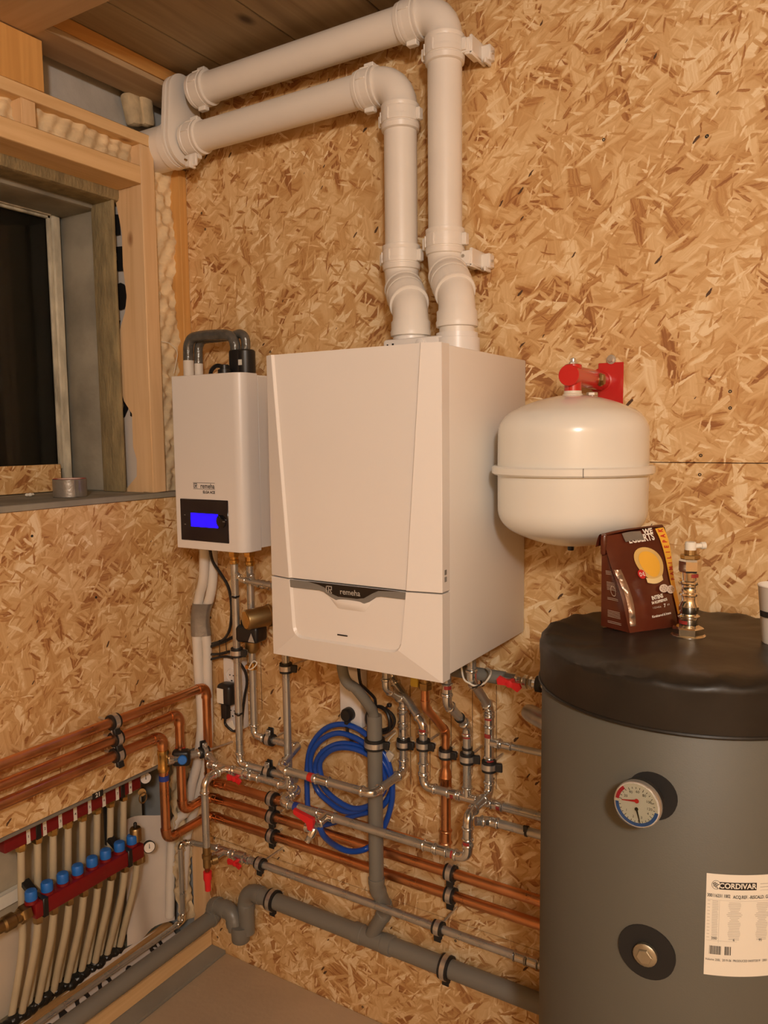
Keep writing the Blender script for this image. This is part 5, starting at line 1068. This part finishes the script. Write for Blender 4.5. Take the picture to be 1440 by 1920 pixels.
def coil(c, rx, rz, d, turns, wob, ph=0, n=26):
    out = []
    for k in range(int(turns*n)+1):
        a = ph+2*pi*k/n; t = k/n
        out.append(V((c.x+(rx+wob*sin(1.7*t*2))*cos(a)+wob*1.3*sin(2.3*t), -d-.012*sin(2.1*t)-.004*t, c.z+(rz+wob*cos(2.2*t))*sin(a)+wob*1.6*cos(1.9*t))))
    return out
bh = thing('blue_hose', 'coiled blue filling hose hanging on the wall behind the steel pipes', 'hose', B(650, 1600, .05))
pts = [(600, 1552, .24), (608, 1568, .22), (628, 1585, .16), (655, 1596, .12), (685, 1592, .075), (708, 1572, .062), (728, 1530, .05), (736, 1485, .05), (728, 1430, .05), (705, 1395, .05), (670, 1366, .05), (635, 1358, .05), (605, 1370, .05), (583, 1400, .05), (576, 1440, .05), (576, 1485, .05), (579, 1525, .05),
       (592, 1545, .045), (615, 1545, .04), (668, 1528, .045), (712, 1515, .05), (735, 1480, .045), (728, 1445, .055), (700, 1408, .06), (665, 1383, .06), (630, 1375, .06), (598, 1392, .06), (582, 1425, .055), (592, 1475, .05), (615, 1502, .05), (650, 1522, .05), (690, 1512, .05), (713, 1480, .055), (708, 1440, .06), (682, 1405, .06), (640, 1394, .066), (605, 1410, .066), (591, 1440, .06), (604, 1472, .06), (628, 1498, .062), (664, 1516, .06), (700, 1506, .06), (722, 1475, .066), (714, 1440, .07), (690, 1415, .07), (655, 1402, .076), (622, 1406, .076), (600, 1430, .07), (604, 1462, .07)]
part('hose', MB().sweep(catmull([B(*p) for p in pts], 5), .0080, 10), 'blue', bh)

def socket_block(name, label, px0, px1, py0, py1, n, filled):
    a, b = B(px0, (py0+py1)/2, .035), B(px1, (py0+py1)/2, .035); zt_, zb_ = B((px0+px1)/2, py0, .035).z, B((px0+px1)/2, py1, .035).z
    r = thing(name, label, 'socket', ((a.x+b.x)/2, -.01, zb_)); part('housing', MB().box((a.x, -.035, zb_), (b.x, -.0005, zt_), .006, 3), 'enamel', r)
    h = (zt_-zb_)/n; cs = []
    for k in range(n):
        c = V(((a.x+b.x)/2, -.0352, zt_-h*(k+.5))); cs.append(c)
        o = part('outlet', MB().lathe(c, (0, -1, 0), [(0, .0215), (.0025, .0215), (.003, .0195), (-.001, .0185), (-.0012, .001)], 26), 'enamel', r)
        part('contact_hole', MB().cyl(c+V((-.007, .0005, 0)), c+V((-.007, -.0008, 0)), .0022, seg=8).cyl(c+V((.007, .0005, 0)), c+V((.007, -.0008, 0)), .0022, seg=8).box(c+V((-.003, -.001, -.019)), c+V((.003, 0, -.015))), 'hole', o)
    return r, cs
s1, cs1 = socket_block('power_socket', 'white double wall socket behind the front riser, black adapter in it', 419, 452, 1233, 1365, 2, 1)
s2, cs2 = socket_block('power_socket', 'white double wall socket under the boiler beside the grey hose', 636, 677, 1256, 1364, 2, 1)
pg = thing('plug_adapter', 'black plug adapter with white label behind the front riser', 'plug', B(420, 1350, .06))
c = B(422, 1303, .075)
part('body', MB().box(c+V((-.028, -.012, -.032)), c+V((.028, .034, .034)), .012, 3), 'black', pg)
part('strain_relief', MB().box(c+V((-.014, -.008, -.075)), c+V((.010, .014, -.028)), .005, 2), 'black', pg)
part('label_sticker', MB().box(c+V((-.022, -.0128, -.024)), c+V((.004, -.0118, .022))), 'sticker', pg, 'white label')
part('cable', MB().sweep(catmull([c+V((0, 0, -.07)), B(422, 1356, .07), B(430, 1366, .07), B(440, 1371, .065), B(452, 1366, .06), B(454, 1345, .055), B(458, 1310, .05), B(463, 1280, .05), B(459, 1258, .05), B(446, 1240, .05), B(430, 1232, .045), B(414, 1232, .04), B(396, 1236, .035)], 6), .0042, 8), 'cable', pg)
q = B(434, 1361, .066); part('cable_tag', MB().box(q+V((-.011, -.001, -.014)), q+V((.011, .001, .014)), .001, 1, Matrix.Rotation(-.45, 3, 'Y')), 'sticker', pg, 'white cable tag')
cb = thing('black_cable', 'black cables running from the small unit and separator into the corner', 'cable', B(400, 1210, .04))
part('cable', MB().sweep(catmull([V((B(392, 1033, .10).x, -.10, ZE0+.002)), B(398, 1050, .095), B(412, 1073, .09), B(427, 1098, .08), B(433, 1125, .075), B(434, 1155, .075), B(430, 1182, .07), B(418, 1200, .05), B(398, 1207, .04)], 6), .0046, 8), 'cable', cb)
part('cable', MB().sweep(catmull([B(446, 1190, .05), B(434, 1196, .045), B(418, 1204, .04), B(396, 1212, .035)], 6), .0052, 8), 'cable', cb)
part('cable', MB().sweep(catmull([B(440, 1222, .05), B(428, 1222, .045), B(414, 1226, .04), B(396, 1227, .035)], 6), .0044, 8), 'cable', cb)
for x0, y0, x1, y1 in ((411, 1200, 412, 1230), (423, 1198, 425, 1226)): part('cable_tie', MB().sweep([B(x0, y0, .052), B(x1, y1, .052)], .0012, 6), 'cable', cb)
pl = thing('power_plug', 'black round plug with cable in the socket under the boiler', 'plug', cs2[1])
c = cs2[1]; part('body', MB().lathe(c, (0, -1, 0), [(0, .0185), (.004, .0195), (.020, .0190), (.026, .015), (.027, .008)], 24).box(c+V((-.007, -.022, -.036)), c+V((.007, -.006, -.010)), .003, 2), 'black', pl)
part('cable', MB().sweep(catmull([c+V((0, -.014, -.03)), c+V((.002, -.016, -.05)), B(668, 1400, .03), B(690, 1392, .03), B(700, 1372, .035)]+[V((B(713, 1348, .05).x+(.037+.004*sin(3*k/10))*cos(k*2*pi/14-2.2), -.045-.0045*k/14-.004*sin(k), B(713, 1348, .05).z+(.034+.004*cos(k/5))*sin(k*2*pi/14-2.2))) for k in range(44)]+[B(704, 1318, .07), B(700, 1306, .09), B(684, 1290, .13), B(674, 1272, .16), V((B(669, 1256, .17).x, -.17, Z0))], 4), .0042, 8), 'cable', pl)
q = B(730, 1322, .06); part('cable_tie', MB().box(q+V((-.006, -.006, -.005)), q+V((.006, .006, .005)), .002, 1), 'black', pl)
tg_ = thing('white_tag', 'small pale plastic tag hanging right of the grey drain riser', 'tag', B(730, 1420, .05)); q = B(729, 1419, .05)
part('tag_body', MB().box(q+V((-.011, -.004, -.016)), q+V((.011, .004, .016)), .002, 1, Matrix.Rotation(.55, 3, 'Y')), 'wtab', tg_)
part('tie', MB().sweep(catmull([q+V((-.004, 0, .012)), B(722, 1404, .07), B(730, 1386, .06), B(742, 1374, .04)], 5), .0018, 6), 'wtab', tg_)

# ================================================================== FLOOR HEATING MANIFOLD IN THE RECESS
XU, XL = -.062, -.012
def zfit(x, p, q): return (L(*p, x).z+L(*q, x).z)/2
zu_ = zfit(XU, (12, 1580), (267, 1467.5)); yu0, yu1 = L(8, 1582, XU).y, L(264, 1468, XU).y
mu = thing('upper_manifold', 'upper dark red manifold bar with white numbered strips in the wall recess', 'manifold', (XU-.02, (yu0+yu1)/2, zu_-.024))
part('bar', MB().box((XU-.046, yu0, zu_-.0225), (XU, yu1, zu_+.0225), .004, 2), 'maroon', mu)
ups = [(53, 1566), (84, 1555.5), (113, 1539), (141, 1526), (168, 1514), (195, 1502.5), (220, 1490.5), (244.5, 1480)]
for i, (px, py) in enumerate(ups):
    y = L(px, py, XU).y; st_ = part('number_strip', MB().box((XU-.001, y-.0055, zu_-.0235), (XU+.0008, y+.0055, zu_+.0232)), 'sticker', mu)
    text(st_, str(i+1), .0105, lambda u, v, y=y: V((XU+.0012, y-u*-1, zu_-.004+v)), 'blackprint', bold=.0002)
    part('tube_nut', MB().hexnut((XU-.020, y-.010, zu_-.044), (0, 0, 1), .022, .0145), 'brass', mu)
    part('flow_adjuster', MB().lathe((XU-.022, y-.010, zu_+.0225), (0, 0, 1), [(0, .010), (.012, .010), (.014, .007)], 14), 'maroon', mu)
for px in (70, 232): y = L(px, 1520, XU).y; part('bracket', MB().box((XU-.05, y-.008, zu_-.026), (XU+.0022, y+.008, zu_+.026), .002, 1), 'black', mu)
def dialf(c, n_):
    n_ = V(n_).normalized(); e1 = V((0, 0, 1)).cross(n_).normalized(); e2 = n_.cross(e1); return c, n_, (lambda off: (lambda u, v: c+n_*off+e1*u+e2*v))
def minigauge(par, c, n_):
    c, n_, g_ = dialf(V(c), n_); b_ = part('gauge', MB().lathe(c-n_*.016, n_, [(0, .010), (.006, .0175), (.016, .0185), (.018, .0185), (.0185, .0165)], 22), 'black', par, 'small round dial gauge')
    part('gauge_face', MB().lathe(c+n_*.0022, n_, [(0, .0163), (.0006, .0163)], 22), 'dial', b_)
    part('gauge_needle', MB().prism([g_(.003)(*p) for p in ((-.0012, -.004), (.0012, -.004), (.0006, .011), (-.0006, .011))], n_*.0004), 'blackprint', b_)
minigauge(mu, (XU-.008, yu1+.026, zu_-.002), (.9, -.45, .1))
part('vent_ring', MB().lathe((XU-.02, yu1+.02, zu_-.042), (.7, -.6, .1), [(0, .007), (.014, .007), (.016, .012), (.022, .012)], 14).sweep([V((XU+.002, yu1+.004+.014*cos(t), zu_-.055+.016*sin(t))) for t in [2*pi*k/18 for k in range(18)]], .0022, 6, closed=True), 'darkbrass', mu)
zl_ = zfit(XL, (86, 1694), (271, 1599)); yl0, yl1 = L(86, 1694, XL).y, L(271, 1599, XL).y; hl = (L(86, 1679, XL).z-L(86, 1709, XL).z)
ml = thing('lower_manifold', 'lower dark red manifold bar with blue caps in the wall recess', 'manifold', (XL-.02, (yl0+yl1)/2, zl_-.024))
part('bar', MB().box((XL-.046, yl0-.03, zl_-.022), (XL, yl1, zl_+.022), .004, 2), 'maroon', ml)
caps = [(58, 1677), (88, 1661), (117.5, 1646.5), (145.5, 1632.5), (172.5, 1617), (198, 1603.5), (224, 1590.5), (247.5, 1577.5)]
for px, py in caps:
    y = L(px, py, XL-.022).y
    part('cap', MB().lathe((XL-.022, y, zl_+.028), (0, 0, 1), [(0, .0150), (.003, .0158), (.022, .0155), (.0255, .0135), (.026, .012)]+[(.0262, .0001)], 20), 'bluecap', ml, 'blue valve cap')
    part('cap_seat', MB().lathe((XL-.022, y, zl_+.020), (0, 0, 1), [(0, .018), (.008, .017), (.009, .014)], 18), 'maroon', ml)
    part('tube_nut', MB().hexnut((XL-.020, y+.016, zl_-.044), (0, 0, 1), .022, .0140), 'darkbrass', ml)
for px in (83, 246): y = L(px, 1650, XL).y; part('bracket', MB().box((XL-.05, y-.008, zl_-.027), (XL+.003, y+.008, zl_+.026), .002, 1), 'black', ml)
for px, py in ((56, 1640), (217, 1560)):
    p = L(px, py, XU); part('bracket_arm', MB().box((XU-.03, p.y-.012, p.z-.045), (XU+.015, p.y+.012, p.z-.030), .002, 1, Matrix.Rotation(.5, 3, 'Y')).box((XU-.045, p.y-.006, p.z-.05), (XU-.035, p.y+.006, p.z+.08)), 'black', ml)
minigauge(ml, (XL-.004, yl1+.022, zl_-.002), (.9, -.45, .1))
p = L(273, 1560, XL-.02); part('air_vent', MB().lathe((XL-.022, yl1-.012, zl_+.02), (0, 0, 1), [(0, .008), (.008, .010), (.010, .0175), (.046, .0175), (.050, .015), (.052, .006)], 20), 'darkbrass', ml)
part('vent_cap', MB().lathe((XL-.022, yl1-.012, zl_+.07), (0, 0, 1), [(0, .0055), (.014, .0055), (.016, .004)], 12), 'black', ml)
part('drain_hook', MB().lathe((XL-.02, yl1+.006, zl_-.05), (0, 0, 1), [(0, .006), (.004, .010), (.022, .010), (.03, .006)], 12), 'darkbrass', ml)
part('brass_union', MB().hexnut((XL-.023, yl0-.062, zl_), (0, 1, 0), .026, .024).lathe((XL-.023, yl0-.16, zl_), (0, 1, 0), [(0, .016), (.05, .016), (.055, .021), (.08, .021), (.085, .016), (.10, .016)], 18), 'darkbrass', ml)
for i, (px, py) in enumerate(ups):
    y = L(px, py, XU).y-.010
    o = solid('heating_tube', MB().sweep(catmull([(XU-.020, y, zu_-.030), (XU-.030, y+.001, .50), (-.115, y+.006, .30), (-.160, y-.012+.003*(i % 3), .080)], 6), .0100, 10), 'pex', '%s heating tube from the left hanging from the upper manifold' % ('first', 'second', 'third', 'fourth', 'fifth', 'sixth', 'seventh', 'eighth')[i], 'tube', 'tubes from the upper manifold bar')
for i, (px, py) in enumerate(caps):
    y = L(px, py, XL-.022).y+.016
    o = solid('heating_tube', MB().sweep(catmull([(XL-.020, y, zl_-.030), (-.055, y+.002, .33), (-.105, y+.006, .20), (-.148, y+.004+.003*(i % 3), .080)], 6), .0100, 10), 'pex', 'beige floor heating tube below the %s blue cap from the left' % ('first', 'second', 'third', 'fourth', 'fifth', 'sixth', 'seventh', 'eighth')[i], 'tube', 'tubes from the lower manifold bar')
p = L(183, 1478, .004); q_ = part('number_label', MB().box((.0032, p.y-.018, ZP-.012), (.0040, p.y+.018, ZP+.006)), 'blackprint', wl, 'black label reading 21')
text(q_, '21', .017, lambda u, v: V((.0046, p.y+u, ZP-.003+v)), 'sticker', bold=.0004)
part('conduit', MB().box((XB+.001, YF+1, .40), (XB+.02, L(45, 1690, XB).y, .44), .002, 1), 'sticker', wl)

# ---- floor level things along the left wall
bt = solid('floor_batten', MB().box((-.045, YF+.5, .0032), (.001, -.003, .056), .002, 1), 'pine_y', 'yellow pine batten on the floor along the left wall', 'batten')
part('foil_strip', MB().quadgrid(lambda u, v: V((-.128+.075*u, -2.2+2.13*v, .085-.085*u**.8+.006*sin(30*v+4*u))), 6, 60), 'foil', wl, 'white printed membrane lying behind the drain')
ft = lambda y: (lambda u, v: V((-.128+.075*min(1, max(0, .5-v/.075))+.0, y+u, .085-.085*max(0, .5-v/.075)**.8+.006*sin(30*((y+u+2.2)/2.13)+4*(.5-v/.075))+.0022)))
for s_, y in (('S', -.16), ('L', -.125), ('-', -.23), ('o', -.265), ('-', -.305), ('O', -.355), ('-', -.395), ('O', -.435), ('A', -.50), ('n', -.55)):
    text(wl, s_, .06, ft(y), 'blackprint', bold=.0035)
# black capitals printed on that membrane
for poly in ([(212, 402), (224, 402), (226, 440), (212, 442)], [(214, 463), (236, 461), (238, 507), (213, 509), (214, 490), (220, 488), (219, 474), (215, 474)],
             [(216, 540), (219, 533), (226, 530), (233, 533), (237, 541), (237, 570), (233, 579), (226, 582), (219, 578), (216, 570)], [(205, 600), (226, 601), (222, 612), (205, 612)],
             [(222, 733), (240, 748), (240, 768), (234, 782), (224, 787), (224, 776), (230, 772), (232, 760), (230, 750), (224, 748)], [(244, 772), (249, 774), (249, 782), (244, 780)]):
    part('printed_letter', MB().prism([B(a, b, -YM+.0045) for a, b in poly], (0, .0006, 0)), 'blackprint', wl)
# ---- small things on the sill
c = H(132, 931, 1.5315); c.z = 1.5315; R_ = .0455; hh = .050
dt = thing('duct_tape_roll', 'roll of silver duct tape with red core label on the window sill', 'tape', c)
part('tape', MB().lathe(c, (0, 0, 1), [(0, .034), (0, R_-.001), (.001, R_), (hh-.001, R_), (hh, R_-.001), (hh, .034)], 40, caps=False), 'ducttape', dt, ang=30)
part('core', MB().lathe(c+V((0, 0, .001)), (0, 0, 1), [(0, .0325), (0, .0342), (hh-.0005, .0342), (hh-.0005, .0325), (0, .0325)], 32, caps=False), 'ivory', dt)
part('core_label', MB().lathe(c+V((0, 0, hh+.0004)), (0, 0, 1), [(0, .0345), (.0004, .0350), (.0006, .0436), (.0001, .0438)], 36, caps=False), 'redtape', dt, 'red printed ring')
part('loose_end', MB().quadgrid(lambda u, v: c+V(((R_+.002+.010*u)*cos(-.35+.12*u+.03*sin(9*v)), (R_+.002+.010*u)*sin(-.35+.12*u), .002+.046*v)), 5, 6), 'ducttape', dt)
c = H(270, 919, 1.5315); c.z = 1.5315
nt_ = solid('steel_nut', MB().lathe(c+V((0, -.003, 0)), (0, 0, 1), [(0, .0060), (.004, .0068), (.008, .0058), (.010, .0068), (.017, .0068), (.019, .003)], 14), 'zinc', 'small metal fitting at the foot of the window post', 'fitting')
wp = solid('white_plug', MB().box(c+V((.006, .008, 0)), c+V((.017, .019, .013)), .002, 1), 'sticker', 'small white plastic plug beside the metal fitting on the sill', 'plug')
c = H(56, 931, 1.5315); c.z = 1.5315; rb = MB()
for dx, dy, r_ in ((0, -.008, .0055), (.002, 0, .0065), (0, .008, .005)): rb.ball(c+V((dx, dy, .0055)), r_, 8, (1, 1.2, .8))
solid('foam_crumb', rb, 'sticker', 'white crumb of foam on the sill left of the tape roll', 'crumb')
cw = solid('white_wire', MB().sweep(catmull([L(303, 640, -.02), L(320, 645, -.01), L(332, 660, -.005), L(330, 680, -.01), L(326, 700, -.02)], 6), .0012, 6), 'ivory', 'thin white wire sticking out of the wool by the corner stud', 'wire')
